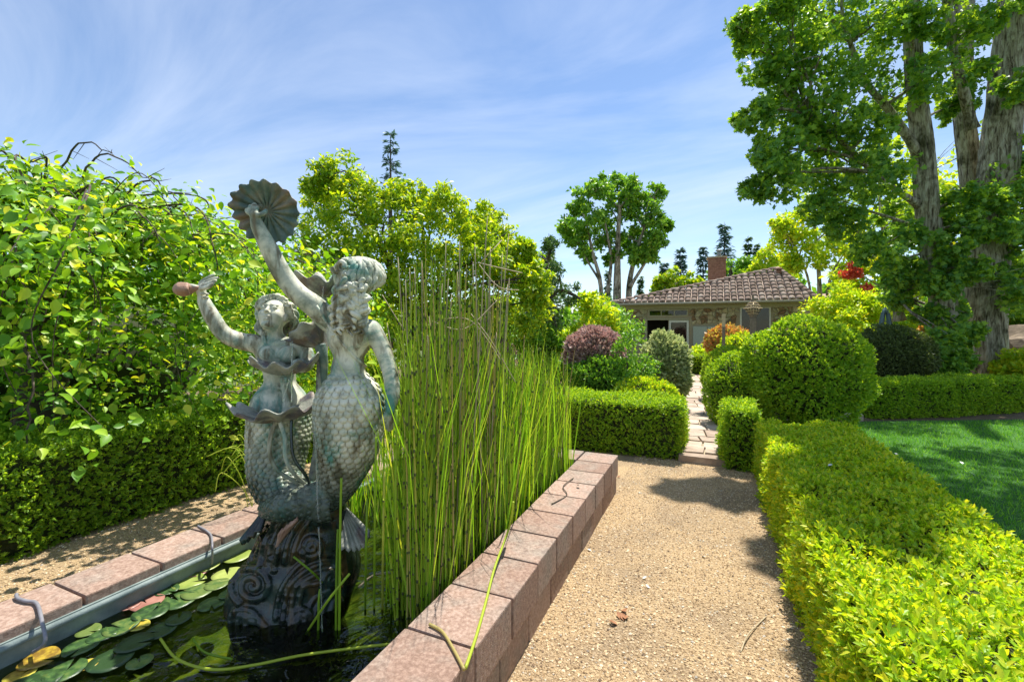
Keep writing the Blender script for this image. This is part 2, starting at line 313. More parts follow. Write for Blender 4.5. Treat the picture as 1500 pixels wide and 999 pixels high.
# ------------------------------------------------------------------ foliage helpers
T_KITE = (np.array([(0, 0, 0), (.45, -.5, .13), (1, 0, -.03), (.45, .5, .13)], float), np.array([(0, 1, 2), (0, 2, 3)]))
T_LEAF = (np.array([(0, 0, 0), (.28, -.44, .07), (.68, -.36, .05), (1, 0, -.14), (.68, .36, .05), (.28, .44, .07), (.5, 0, -.04)], float),
          np.array([(0, 1, 6), (1, 2, 6), (2, 3, 6), (3, 4, 6), (4, 5, 6), (5, 0, 6)]))
T_ELM = (np.array([(0, 0, 0), (.10, -.22, .05), (.30, -.43, .08), (.55, -.42, .06), (.78, -.24, .0), (1, 0, -.16), (.78, .24, .0), (.55, .42, .06), (.30, .43, .08), (.10, .22, .05), (.25, 0, 0), (.65, 0, -.05)], float),
         np.array([(0, 1, 10), (1, 2, 10), (2, 3, 11), (2, 11, 10), (3, 4, 11), (4, 5, 11), (5, 6, 11), (6, 7, 11), (7, 8, 11), (8, 10, 11), (8, 9, 10), (9, 0, 10)]))
T_LOBE = (np.array([(0, 0, 0), (.02, -.5, .06), (.40, -.30, .0), (.62, -.55, .08), (.66, -.2, 0), (1, 0, -.1), (.66, .2, 0), (.62, .55, .08), (.40, .30, 0), (.02, .5, .06), (.35, 0, -.03)], float),
          np.array([(i, (i + 1) % 10, 10) for i in range(10)]))
T_BLADE = (np.array([(0, -.5, 0), (0, .5, 0), (.6, .32, .06), (.6, -.32, .06), (1, 0, .22)], float), np.array([(0, 1, 2), (0, 2, 3), (3, 2, 4)]))
T_TRI = (np.array([(0, -.5, 0), (0, .5, 0), (1, 0, .15)], float), np.array([(0, 1, 2)]))
def unit(a): return a / np.maximum(np.linalg.norm(a, axis=-1, keepdims=True), 1e-9)
def randu(n): return unit(rng.normal(size=(n, 3)))
def frames(D, N):
    D = unit(D); S = unit(np.cross(N, D)); return D, S, np.cross(D, S)
def leaves(name, P, D, N, size, width, mat, parent=None, tmpl=T_KITE, kind='stuff', pieces=0, piece_name='leaf', rnd=None):
    """all leaves in one mesh; the `pieces` ones that show largest to the camera become objects of their own"""
    P = np.asarray(P, float); n = len(P); size = np.broadcast_to(np.asarray(size, float), (n,)); width = np.broadcast_to(np.asarray(width, float), (n,))
    D, S, N2 = frames(D, N); rnd = rng.random(n) if rnd is None else rnd
    keep = np.ones(n, bool); pick = []
    if pieces:
        v = P - np.array([0, 0, CAM_H]); d = -SA * v[:, 0] + CA * v[:, 1]; rr = CA * v[:, 0] + SA * v[:, 1]
        px = 750 + FPX * rr / np.maximum(d, .01); py = HZ - FPX * v[:, 2] / np.maximum(d, .01)
        face = np.abs(np.sum(N2 * unit(v), axis=1))
        s = size * size * (face + .15) / np.maximum(d, .3) ** 2; s[(d < .3) | (px < 0) | (px > 1500) | (py < 0) | (py > 999)] = 0
        pick = np.argsort(-s)[:pieces]; keep[pick] = False
    tv, tf = tmpl; k = len(tv); idx = np.where(keep)[0]; m = len(idx)
    V = P[idx][:, None, :] + size[idx][:, None, None] * (tv[None, :, 0:1] * D[idx][:, None, :] + width[idx][:, None, None] * tv[None, :, 1:2] * S[idx][:, None, :] + tv[None, :, 2:3] * N2[idx][:, None, :])
    F = (np.arange(m) * k)[:, None, None] + tf[None]
    o = link(name, npmesh(name, V.reshape(-1, 3), F.reshape(-1, 3), True, np.repeat(rnd[idx], k)), parent, mat)
    if kind: o['kind'] = kind
    if len(pick):
        me = npmesh(piece_name, tv, tf, True); me.materials.append(mat)
        for i in pick:
            w = width[i]
            mt = Matrix(((D[i][0], S[i][0], N2[i][0], P[i][0]), (D[i][1], S[i][1], N2[i][1], P[i][1]), (D[i][2], S[i][2], N2[i][2], P[i][2]), (0, 0, 0, 1))) @ Matrix.Diagonal((size[i], size[i] * w, size[i], 1))
            link(piece_name, me, o, None, mt)
    return o
def hedge_points(x0, x1, y0, y1, h, dens, faces='TNSEW', rnd_r=.06, amp=.03):
    """points and normals over a clipped box: T top, S/N = -y/+y faces, W/E = -x/+x faces; rounded edges, lumpy"""
    out = []; nor = []
    def face(n, f, nv):
        n = int(n)
        if n: out.append(f(n)); nor.append(np.tile(nv, (n, 1)))
    lx, ly = x1 - x0, y1 - y0; U = lambda n: rng.random(n)
    if 'T' in faces: face(lx * ly * dens, lambda n: np.c_[x0 + lx * U(n), y0 + ly * U(n), np.full(n, h)], (0, 0, 1.))
    if 'S' in faces: face(lx * h * dens, lambda n: np.c_[x0 + lx * U(n), np.full(n, y0), h * U(n)], (0, -1., 0))
    if 'N' in faces: face(lx * h * dens, lambda n: np.c_[x0 + lx * U(n), np.full(n, y1), h * U(n)], (0, 1., 0))
    if 'W' in faces: face(ly * h * dens, lambda n: np.c_[np.full(n, x0), y0 + ly * U(n), h * U(n)], (-1., 0, 0))
    if 'E' in faces: face(ly * h * dens, lambda n: np.c_[np.full(n, x1), y0 + ly * U(n), h * U(n)], (1., 0, 0))
    P = np.concatenate(out); N = np.concatenate(nor)
    c = np.clip(P, [x0 + rnd_r, y0 + rnd_r, -1], [x1 - rnd_r, y1 - rnd_r, h - rnd_r]); dlt = P - c; ln = np.linalg.norm(dlt, axis=1, keepdims=True)
    N = unit(N * .4 + dlt / np.maximum(ln, 1e-6)); P = c + dlt * np.minimum(1, rnd_r / np.maximum(ln, 1e-6))
    lump = amp * (np.sin(P[:, 0] * 5.1 + 1.3 * np.sin(P[:, 1] * 3.7)) * np.sin(P[:, 1] * 4.3 + P[:, 2] * 6) + .5 * np.sin(P[:, 0] * 13 + P[:, 2] * 11) * np.sin(P[:, 1] * 15))
    P = P + N * (lump + rng.normal(0, .020, len(P)) - .016)[:, None]
    P[:, 2] = np.maximum(P[:, 2], .012)
    return P, N
def sprigs(P, N, per, leaf, spread=.9, up=.25):
    """rosettes of small leaves growing outwards from each point"""
    n = len(P); ax = unit(N + up * np.array([0, 0, 1.]) + rng.normal(0, .5, (n, 3)))
    PP = np.repeat(P, per, 0); AX = np.repeat(ax, per, 0)
    rad = randu(n * per); rad = unit(rad - AX * np.sum(rad * AX, 1, keepdims=True))
    t = rng.random((n * per, 1))
    D = unit(AX * (.35 + .75 * t) + rad * spread * (1.05 - .6 * t)); PP = PP + AX * (t * leaf * 1.3 - leaf * .5)
    NN = unit(AX - D * np.sum(AX * D, 1, keepdims=True) + 1e-3)
    return PP, D, NN, leaf * (.7 + .6 * rng.random(n * per))
def hedge(name, label, x0, x1, y0, y1, h, dens, leaf, per, mat, group=None, faces='TNSEW', rot=0., pieces=0, tmpl=T_KITE, cat='hedge', rnd_r=.06):
    cx, cy = (x0 + x1) / 2, (y0 + y1) / 2
    t = thing(name, (cx, cy, 0), label, cat, group)
    P, N = hedge_points(x0, x1, y0, y1, h, dens, faces, rnd_r)
    Rm = np.array([[math.cos(rot), math.sin(rot), 0], [-math.sin(rot), math.cos(rot), 0], [0, 0, 1]])
    o0 = np.array([cx, cy, 0])
    P = (P - o0) @ Rm + o0; N = N @ Rm
    PP, D, NN, s = sprigs(P, N, per, leaf)
    if pieces:
        pass
    leaves('foliage', PP, D, NN, s, .52, mat, t, tmpl, pieces=pieces)
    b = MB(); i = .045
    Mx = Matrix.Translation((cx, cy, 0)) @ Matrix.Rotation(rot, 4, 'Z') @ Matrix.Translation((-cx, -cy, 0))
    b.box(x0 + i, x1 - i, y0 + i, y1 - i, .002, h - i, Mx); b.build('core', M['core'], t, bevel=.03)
    return t
def ball_points(c, rad, n, zmin=.01, amp=.06, front=True):
    d = randu(n)
    if front:      # bias to what can be seen from the garden
        d[:, 1] = np.where(rng.random(n) < .65, -np.abs(d[:, 1]), d[:, 1])
    lump = 1 + amp * (np.sin(d[:, 0] * 7 + c[0]) * np.sin(d[:, 1] * 6 + 1) + .7 * np.sin(d[:, 2] * 9 + d[:, 0] * 4)) + rng.normal(0, .018, n)
    P = np.asarray(c) + d * np.asarray(rad) * lump[:, None]; N = unit(d / np.asarray(rad))
    k = P[:, 2] > zmin
    return P[k], N[k]
def ball(name, label, c, rad, n, leaf, per, mat, cat='shrub', group=None, core=.86, tmpl=T_KITE, amp=.06, spread=.9, pieces=0):
    t = thing(name, (c[0], c[1], 0), label, cat, group)
    P, N = ball_points(c, rad, n, amp=amp); PP, D, NN, s = sprigs(P, N, per, leaf, spread)
    k = PP[:, 2] > .01; leaves('foliage', PP[k], D[k], NN[k], s[k], .52, mat, t, tmpl, pieces=pieces)
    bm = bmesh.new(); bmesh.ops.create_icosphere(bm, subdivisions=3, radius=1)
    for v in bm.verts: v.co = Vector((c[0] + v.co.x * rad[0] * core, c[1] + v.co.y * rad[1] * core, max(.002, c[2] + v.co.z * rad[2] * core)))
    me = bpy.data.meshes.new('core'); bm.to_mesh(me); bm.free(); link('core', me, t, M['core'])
    return t
def clump_cloud(blobs, nsub, per, subf=.36, flat=1.):
    """blobs (centre, radius): leafy sub-clumps spread through each, leaves on the shell of each clump"""
    Ps, Ns = [], []
    for c, r in blobs:
        c = np.asarray(c, float); k = max(2, int(nsub)); d = randu(k)
        sc = c + d * r * (.30 + .62 * rng.random((k, 1)) ** .6) * np.array([1, 1, flat]); sr = r * subf * (.6 + .8 * rng.random(k))
        for j in range(k):
            m = max(3, int(per)); q = randu(m); q[:, 2] = np.where(rng.random(m) < .3, np.abs(q[:, 2]), q[:, 2])
            Ps.append(sc[j] + q * sr[j] * (.45 + .6 * rng.random((m, 1))) * np.array([1, 1, .8])); Ns.append(unit(q * .5 + np.array([0, 0, .55]) + rng.normal(0, .45, (m, 3))))
    return np.concatenate(Ps), np.concatenate(Ns)
def tree(name, label, base, trunks, blobs, nsub, per, leaf, width, mat, barkm, tmpl=T_KITE, group=None, branch_r=.05, pieces=0, subf=.36, droop=.3, cat='tree', limbs=True, flat=1., extra=None):
    t = thing(name, base, label, cat, group)
    tops = []
    for path, r0, r1 in trunks:
        sp = spline(path, 5); m = len(sp); rad = [lerp(r0, r1, (i / (m - 1)) ** .8) * (1 + .06 * math.sin(i * 2.3)) for i in range(m)]
        rad[0] *= 1.25
        b = MB()
        if r0 > .2:      # big trunks: furrowed and buttressed
            sp = spline(path, 16); m = len(sp); rad = [lerp(r0, r1, (i / (m - 1)) ** .8) for i in range(m)]; rad[:6] = [r * (1 + .5 * (1 - i / 6) ** 2) for i, r in enumerate(rad[:6])]
            b.tube(sp, rad, 36); nv = []
            for i, v in enumerate(b.v):
                k, j = divmod(i, 36); a_ = j / 36 * 2 * math.pi; f = 1 + .045 * math.sin(a_ * 9 + 1.2 * math.sin(k * .5)) + .05 * math.sin(a_ * 3 + k * .11 + r0 * 20) + random.uniform(-.022, .022)
                nv.append(tuple(sp[k].lerp(Vector(v), f)))
            b.v = nv; b.build('trunk', barkm, t, True); tops += sp[m // 3::3]; continue
        b.tube(sp, rad, 10); b.build('trunk', barkm, t, True); tops += sp[m // 3:]
    if limbs:
        for c, r in blobs:
            c = Vector(c); s = min(tops, key=lambda p: (p - c).length + max(0, p.z - c.z + .4 * r) * 1.5)
            L = (c - s).length
            if L < .15: continue
            mid = s.lerp(c, .5) + Vector((random.uniform(-.1, .1), random.uniform(-.1, .1), .06)) * L
            b = MB(); sp = spline([s, mid, c + Vector((0, 0, r * .3))], 4); b.tube(sp, [lerp(branch_r, branch_r * .25, i / (len(sp) - 1)) for i in range(len(sp))], 6)
            for q in range(4):
                e = c + Vector((random.uniform(-1, 1), random.uniform(-1, 1), random.uniform(-.4, 1))) * r * .75; a = sp[random.randint(len(sp) // 2, len(sp) - 1)]
                b.tube([a, a.lerp(e, .5) + Vector((0, 0, .06 * r)), e], [branch_r * .4, branch_r * .28, branch_r * .12], 5)
            b.build('branch', barkm, t, True)
    P, N = clump_cloud(blobs, nsub, per, subf, flat)
    if extra is not None: P = np.concatenate([P, extra[0]]); N = np.concatenate([N, extra[1]])
    n = len(P); D = randu(n); D[:, 2] -= droop; N = unit(N)
    leaves('crown', P, D, N, leaf * (.65 + .7 * rng.random(n)), width, mat, t, tmpl, pieces=pieces)
    return t
def pb(lst, d, jd=.5, zmin=None):
    """pixel blobs (x, y, radius) around a tree standing at depth d -> world blobs with their own depth spread"""
    out = []
    for q in lst:
        px, py, rp = q[:3]; dd = d + (q[3] if len(q) > 3 else random.uniform(-jd, jd)); r = rp * d / FPX
        out.append((J(px, py, dd), r))
    return out

# ------------------------------------------------------------------ setting
def sheet(name, poly, z, mat, kind='structure'):
    b = MB(); b.add([(x, y, z) for x, y in poly], [tuple(range(len(poly)))]); o = b.build(name, mat); o['kind'] = kind; return o
PX0, PX1, PY0, PY1 = -2.955, -.835, -.62, 4.51      # raised pond, outer faces
TOP = .36; WZ = .215
# ground round the pond hole
def ring_sheet(name, X0, X1, Y0, Y1, z, mat):
    b = MB(); a = [(X0, Y0), (X1, Y0), (X1, Y1), (X0, Y1)]; h = [(PX0 + .1, PY0 + .1), (PX1 - .1, PY0 + .1), (PX1 - .1, PY1 - .1), (PX0 + .1, PY1 - .1)]
    b.add([(x, y, z) for x, y in a + h], [(i, (i + 1) % 4, 4 + (i + 1) % 4, 4 + i) for i in range(4)])
    o = b.build(name, mat); o['kind'] = 'structure'; return o
ring_sheet('ground', -400, 400, -60, 700, -.006, M['ground'])
ring_sheet('gravel_path', -4.75, .75, -1.5, 6.1, 0, M['gravelbase'])
sheet('garden_bed', [(-9, 6.2), (-.45, 6.2), (-.9, 16), (-1.2, 20.6), (-12, 20.6), (-12, 6.2)], .0, M['soil'])
sheet('garden_bed', [(.55, 6.3), (12, 6.3), (14, 21), (-.1, 21), (-.1, 15.5)], -.002, M['soil'])
sheet('lawn', [(1.15, -1), (14, -1), (14, 12), (5.2, 11), (2.0, 9.4), (1.15, 7.2)], .004, M['lawnbase'])
# loose gravel, real pebbles
def pebbles(name, region, n, smin, smax, mask=None):
    x0, x1, y0, y1 = region; X = x0 + (x1 - x0) * rng.random(n); Y = y0 + (y1 - y0) * rng.random(n) ** 1.35
    s = smin + (smax - smin) * rng.random(n) ** 2.2
    tv = np.array([(1, 0, 0), (-1, 0, 0), (0, 1, 0), (0, -1, 0), (0, 0, .75), (0, 0, -.5)], float); tf = np.array([(0, 2, 4), (2, 1, 4), (1, 3, 4), (3, 0, 4), (2, 0, 5), (1, 2, 5), (3, 1, 5), (0, 3, 5)])
    ang = rng.random(n) * 6.28; ca, sa = np.cos(ang), np.sin(ang)
    sc = s[:, None] * (.6 + .7 * rng.random((n, 3)))
    W = tv[None] * sc[:, None, :] * (.75 + .5 * rng.random((n, 6, 1))); x = W[..., 0] * ca[:, None] - W[..., 1] * sa[:, None]; y = W[..., 0] * sa[:, None] + W[..., 1] * ca[:, None]
    V = np.stack([x + X[:, None], y + Y[:, None], W[..., 2] + s[:, None] * .35], -1); F = (np.arange(n) * 6)[:, None, None] + tf[None]
    o = link(name, npmesh(name, V.reshape(-1, 3), F.reshape(-1, 3), False, np.repeat(rng.random(n), 6)), None, M['pebble'])
    return tag(o, 'loose tan gravel spread over the ' + mask, 'gravel', None, 'stuff')
def m_pebble():
    m, nt, N, L, P = newmat('pebble'); a = N.new('ShaderNodeAttribute'); a.attribute_name = 'rnd'
    r = ramp(N, [(0, (.17, .12, .08)), (.12, (.36, .24, .13)), (.4, (.56, .40, .22)), (.75, (.70, .53, .32)), (.93, (.78, .66, .47)), (1, (.44, .41, .36))]); L.new(a.outputs['Fac'], r.inputs[0])
    L.new(r.outputs[0], P.inputs['Base Color']); P.inputs['Roughness'].default_value = .8; return m
M['pebble'] = m_pebble()
pebbles('gravel', (-.86, .6, 1.55, 6.0), 46000, .0025, .0085, 'path beside the raised pond')
pebbles('gravel', (-4.5, -2.95, .5, 5), 16000, .003, .009, 'strip between pond and shaded hedge')
# lawn blades
def lawn():
    n = 75000; X = 1.25 + 7 * rng.random(n) ** 1.3; Y = 2.2 + 9.2 * rng.random(n)
    k = (Y < 9.2 + (X - 2) * .52) & (X - .55 * Y < 5); X, Y = X[k], Y[k]; n = len(X)
    P = np.c_[X, Y, np.full(n, .004)]; D = unit(np.c_[rng.normal(0, .45, (n, 2)), np.ones(n)]); N = randu(n)
    o = leaves('grass', P, D, N, .035 + .03 * rng.random(n), .16, M['grass'], None, T_TRI)
    tag(o, 'short mown green lawn grass beyond the boxwood hedge', 'grass', None, 'stuff')
lawn()
# raised pond wall of concrete blocks
pond = thing('pond_wall', ((PX0 + PX1) / 2, PY1, 0), 'low raised pond wall of pinkish concrete blocks with flat caps', 'wall')
CW = .325; G = .006
def blockobj(name, x0, x1, y0, y1, z0, z1, bev=.008):
    b = MB(); j = lambda: random.uniform(-.003, .003)
    b.box(x0 + j(), x1 + j(), y0, y1, z0, z1 + j() * .6); return b.build(name, M['block'], pond, True if False else False, bev)
CAPZ = .165
yj = [1.56 - .345 * k for k in range(6, 0, -1)] + [1.558, 1.916, 2.254, 2.58, 2.92, 3.25, 3.57, 3.88, 4.19, PY1]
yj = [y for y in yj if y > PY0 + .2]; yj = [PY0] + yj
for a, b_ in zip(yj[:-1], yj[1:]): blockobj('cap_block', PX1 - CW, PX1, a + G, b_ - G, CAPZ, TOP)
yl = [1.14 - .325 * k for k in range(6, 0, -1)] + [1.14 + .325 * k for k in range(0, 11)]; yl = [PY0] + [y for y in yl if PY0 + .15 < y < PY1 - .15] + [PY1]
for a, b_ in zip(yl[:-1], yl[1:]): blockobj('cap_block', PX0, PX0 + .295, a + G, b_ - G, CAPZ, TOP)
xs = np.linspace(PX0 + .295 + G, PX1 - CW - G, 6)
for a, b_ in zip(xs[:-1], xs[1:]):
    blockobj('cap_block', a + G, b_ - G, PY1 - .325, PY1, CAPZ, TOP); blockobj('cap_block', a + G, b_ - G, PY0, PY0 + .325, CAPZ, TOP)
# lower course, half-lapped and set back a little
ys = np.arange(PY0 + .02, PY1 - .2, .345)
for i, a in enumerate(ys):
    e = PY1 - .012 if i == len(ys) - 1 else a + .345
    blockobj('wall_block', PX1 - .30, PX1 - .012, a + G, e - G, -.02, CAPZ - .006)
    blockobj('wall_block', PX0 + .012, PX0 + .28, a + G, e - G, -.02, CAPZ - .006)
for a, b_ in zip(xs[:-1], xs[1:]):
    blockobj('wall_block', a + .1, b_ + .09, PY1 - .30, PY1 - .012, -.02, CAPZ - .006)
# liner strip under the caps
b = MB(); ix0, ix1, iy0, iy1 = PX0 + .295, PX1 - CW, PY0 + .325, PY1 - .325
for (x0, x1, y0, y1) in ((ix0 - .02, ix0 + .012, iy0, iy1), (ix1 - .012, ix1 + .02, iy0, iy1), (ix0 + .012, ix1 - .012, iy1 - .012, iy1 + .02), (ix0 + .012, ix1 - .012, iy0 - .02, iy0 + .012)):
    b.box(x0, x1, y0, y1, -.30, TOP - .045)
b.build('liner', M['liner'], pond)
b = MB(); b.tube([(ix0 + .022, iy0, TOP - .062), (ix0 + .022, iy1, TOP - .062)], .016, 8); b.build('liner_edge', M['liner'], pond, True)
o = sheet('pond_floor', [(ix0 - .02, iy0 - .02), (ix1 + .02, iy0 - .02), (ix1 + .02, iy1 + .02), (ix0 - .02, iy1 + .02)], -.12, M['pondfloor'])
o = sheet('water', [(ix0 - .01, iy0 - .01), (ix1 + .01, iy0 - .01), (ix1 + .01, iy1 + .01), (ix0 - .01, iy1 + .01)], WZ, M['water'])
# flagstone path with separate stones
pathb = sheet('flagstone_path', [(-.42, 5.86), (.5, 5.86), (.3, 10), (-.1, 16), (-.2, 20.6), (-1.3, 20.6), (-1.0, 16), (-.6, 10)], .05, M['mortar'])
def pathx(y): return (np.interp(y, [5.8, 10, 16, 20.6], [-.38, -.58, -.98, -1.25]), np.interp(y, [5.8, 10, 16, 20.6], [.48, .28, -.10, -.2]))
rows = [5.98]
while rows[-1] < 19: rows.append(rows[-1] + random.uniform(.26, .46) * (1 + .03 * (rows[-1] - 6)))
cuts = []
for y in rows: cuts.append(sorted([0, 1] + [c + random.uniform(-.10, .10) for c in ((.33, .67) if random.random() < .55 else (.5,))]))
jit = {}
def pt(i, f):
    key = (i, round(f, 3))
    if key not in jit:
        y = rows[i]; a, c = pathx(y); jit[key] = Vector((lerp(a, c, f) + random.uniform(-.03, .03), y + random.uniform(-.05, .05), .052))
    return jit[key]
for i in range(len(rows) - 1):
    cu = cuts[i]
    for k in range(len(cu) - 1):
        f0, f1 = cu[k], cu[k + 1]
        poly = [pt(i, f0), pt(i, f1), pt(i + 1, f1), pt(i + 1, f0)]
        c = sum(poly, Vector()) / 4; poly = [p + (c - p).normalized() * .010 for p in poly]
        mid = (poly[0] + poly[1]) / 2 + Vector((0, random.uniform(-.02, .03), 0)); poly.insert(1, mid)
        b = MB(); b.prism(poly, (0, 0, .028 + random.uniform(0, .012)), .008); b.build('flagstone', M['flag'], pathb)
b = MB(); b.prism([Vector(p) for p in [(-.36, 5.80, .0), (.14, 5.78, .0), (.5, 5.81, .0), (.49, 5.95, .0), (.1, 5.96, .0), (-.38, 5.95, .0)]], (0, 0, .085), .01)
b.build('step_stone', M['flag'], pathb)
# ------------------------------------------------------------------ hedges
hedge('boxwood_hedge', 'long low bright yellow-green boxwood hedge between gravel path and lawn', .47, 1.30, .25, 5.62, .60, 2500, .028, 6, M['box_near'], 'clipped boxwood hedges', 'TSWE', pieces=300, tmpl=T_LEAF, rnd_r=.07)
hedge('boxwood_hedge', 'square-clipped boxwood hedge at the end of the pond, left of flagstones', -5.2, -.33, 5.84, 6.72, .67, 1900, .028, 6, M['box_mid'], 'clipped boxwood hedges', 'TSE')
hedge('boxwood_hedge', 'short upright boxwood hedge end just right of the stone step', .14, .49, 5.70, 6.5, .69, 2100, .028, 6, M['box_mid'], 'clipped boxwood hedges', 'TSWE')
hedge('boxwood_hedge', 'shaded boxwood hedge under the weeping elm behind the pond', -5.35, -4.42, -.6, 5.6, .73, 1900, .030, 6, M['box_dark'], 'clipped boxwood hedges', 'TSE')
p = at(1018, 552); hedge('boxwood_hedge', 'small far boxwood hedge across the far end of the path', p.x - .9, p.x + .55, p.y, p.y + .7, .70, 900, .04, 5, M['box_mid'], 'clipped boxwood hedges', 'TS')
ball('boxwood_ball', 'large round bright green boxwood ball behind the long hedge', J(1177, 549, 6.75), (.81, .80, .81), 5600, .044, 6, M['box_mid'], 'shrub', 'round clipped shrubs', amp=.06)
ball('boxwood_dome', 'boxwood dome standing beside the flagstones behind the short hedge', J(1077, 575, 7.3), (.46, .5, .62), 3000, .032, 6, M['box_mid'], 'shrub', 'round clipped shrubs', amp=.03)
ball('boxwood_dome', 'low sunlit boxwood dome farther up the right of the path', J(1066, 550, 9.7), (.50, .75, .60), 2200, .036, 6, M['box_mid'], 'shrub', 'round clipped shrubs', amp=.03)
ball('dark_shrub', 'dull dark olive round shrub below the big tree', J(1301, 522, 10.3), (.80, .75, .66), 4200, .045, 6, M['darkball'], 'shrub', 'round clipped shrubs', amp=.05)
a_, b_ = J(1262, 585, 8.05), J(1382, 585, 8.25); L_ = (b_ - a_).length; an = math.atan2(b_.y - a_.y, b_.x - a_.x); c_ = (a_ + b_) / 2
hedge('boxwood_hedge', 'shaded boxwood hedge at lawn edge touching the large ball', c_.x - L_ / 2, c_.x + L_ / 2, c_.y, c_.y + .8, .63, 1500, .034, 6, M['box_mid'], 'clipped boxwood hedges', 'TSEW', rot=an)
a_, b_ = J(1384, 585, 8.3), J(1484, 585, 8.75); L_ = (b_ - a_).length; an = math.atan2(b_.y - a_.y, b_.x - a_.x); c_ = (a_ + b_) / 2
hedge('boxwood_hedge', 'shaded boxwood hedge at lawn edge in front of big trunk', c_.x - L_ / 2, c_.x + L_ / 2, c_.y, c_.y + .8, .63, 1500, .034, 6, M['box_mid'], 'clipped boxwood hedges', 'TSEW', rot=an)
b = MB(); p = at(1243, 615); b.box(p.x - .17, p.x + .19, p.y - .1, p.y + .1, .0, .12, None); tag(b.build('stone_block', M['flag'], None, False, .012), 'small rectangular grey stone block at lawn corner', 'stone')

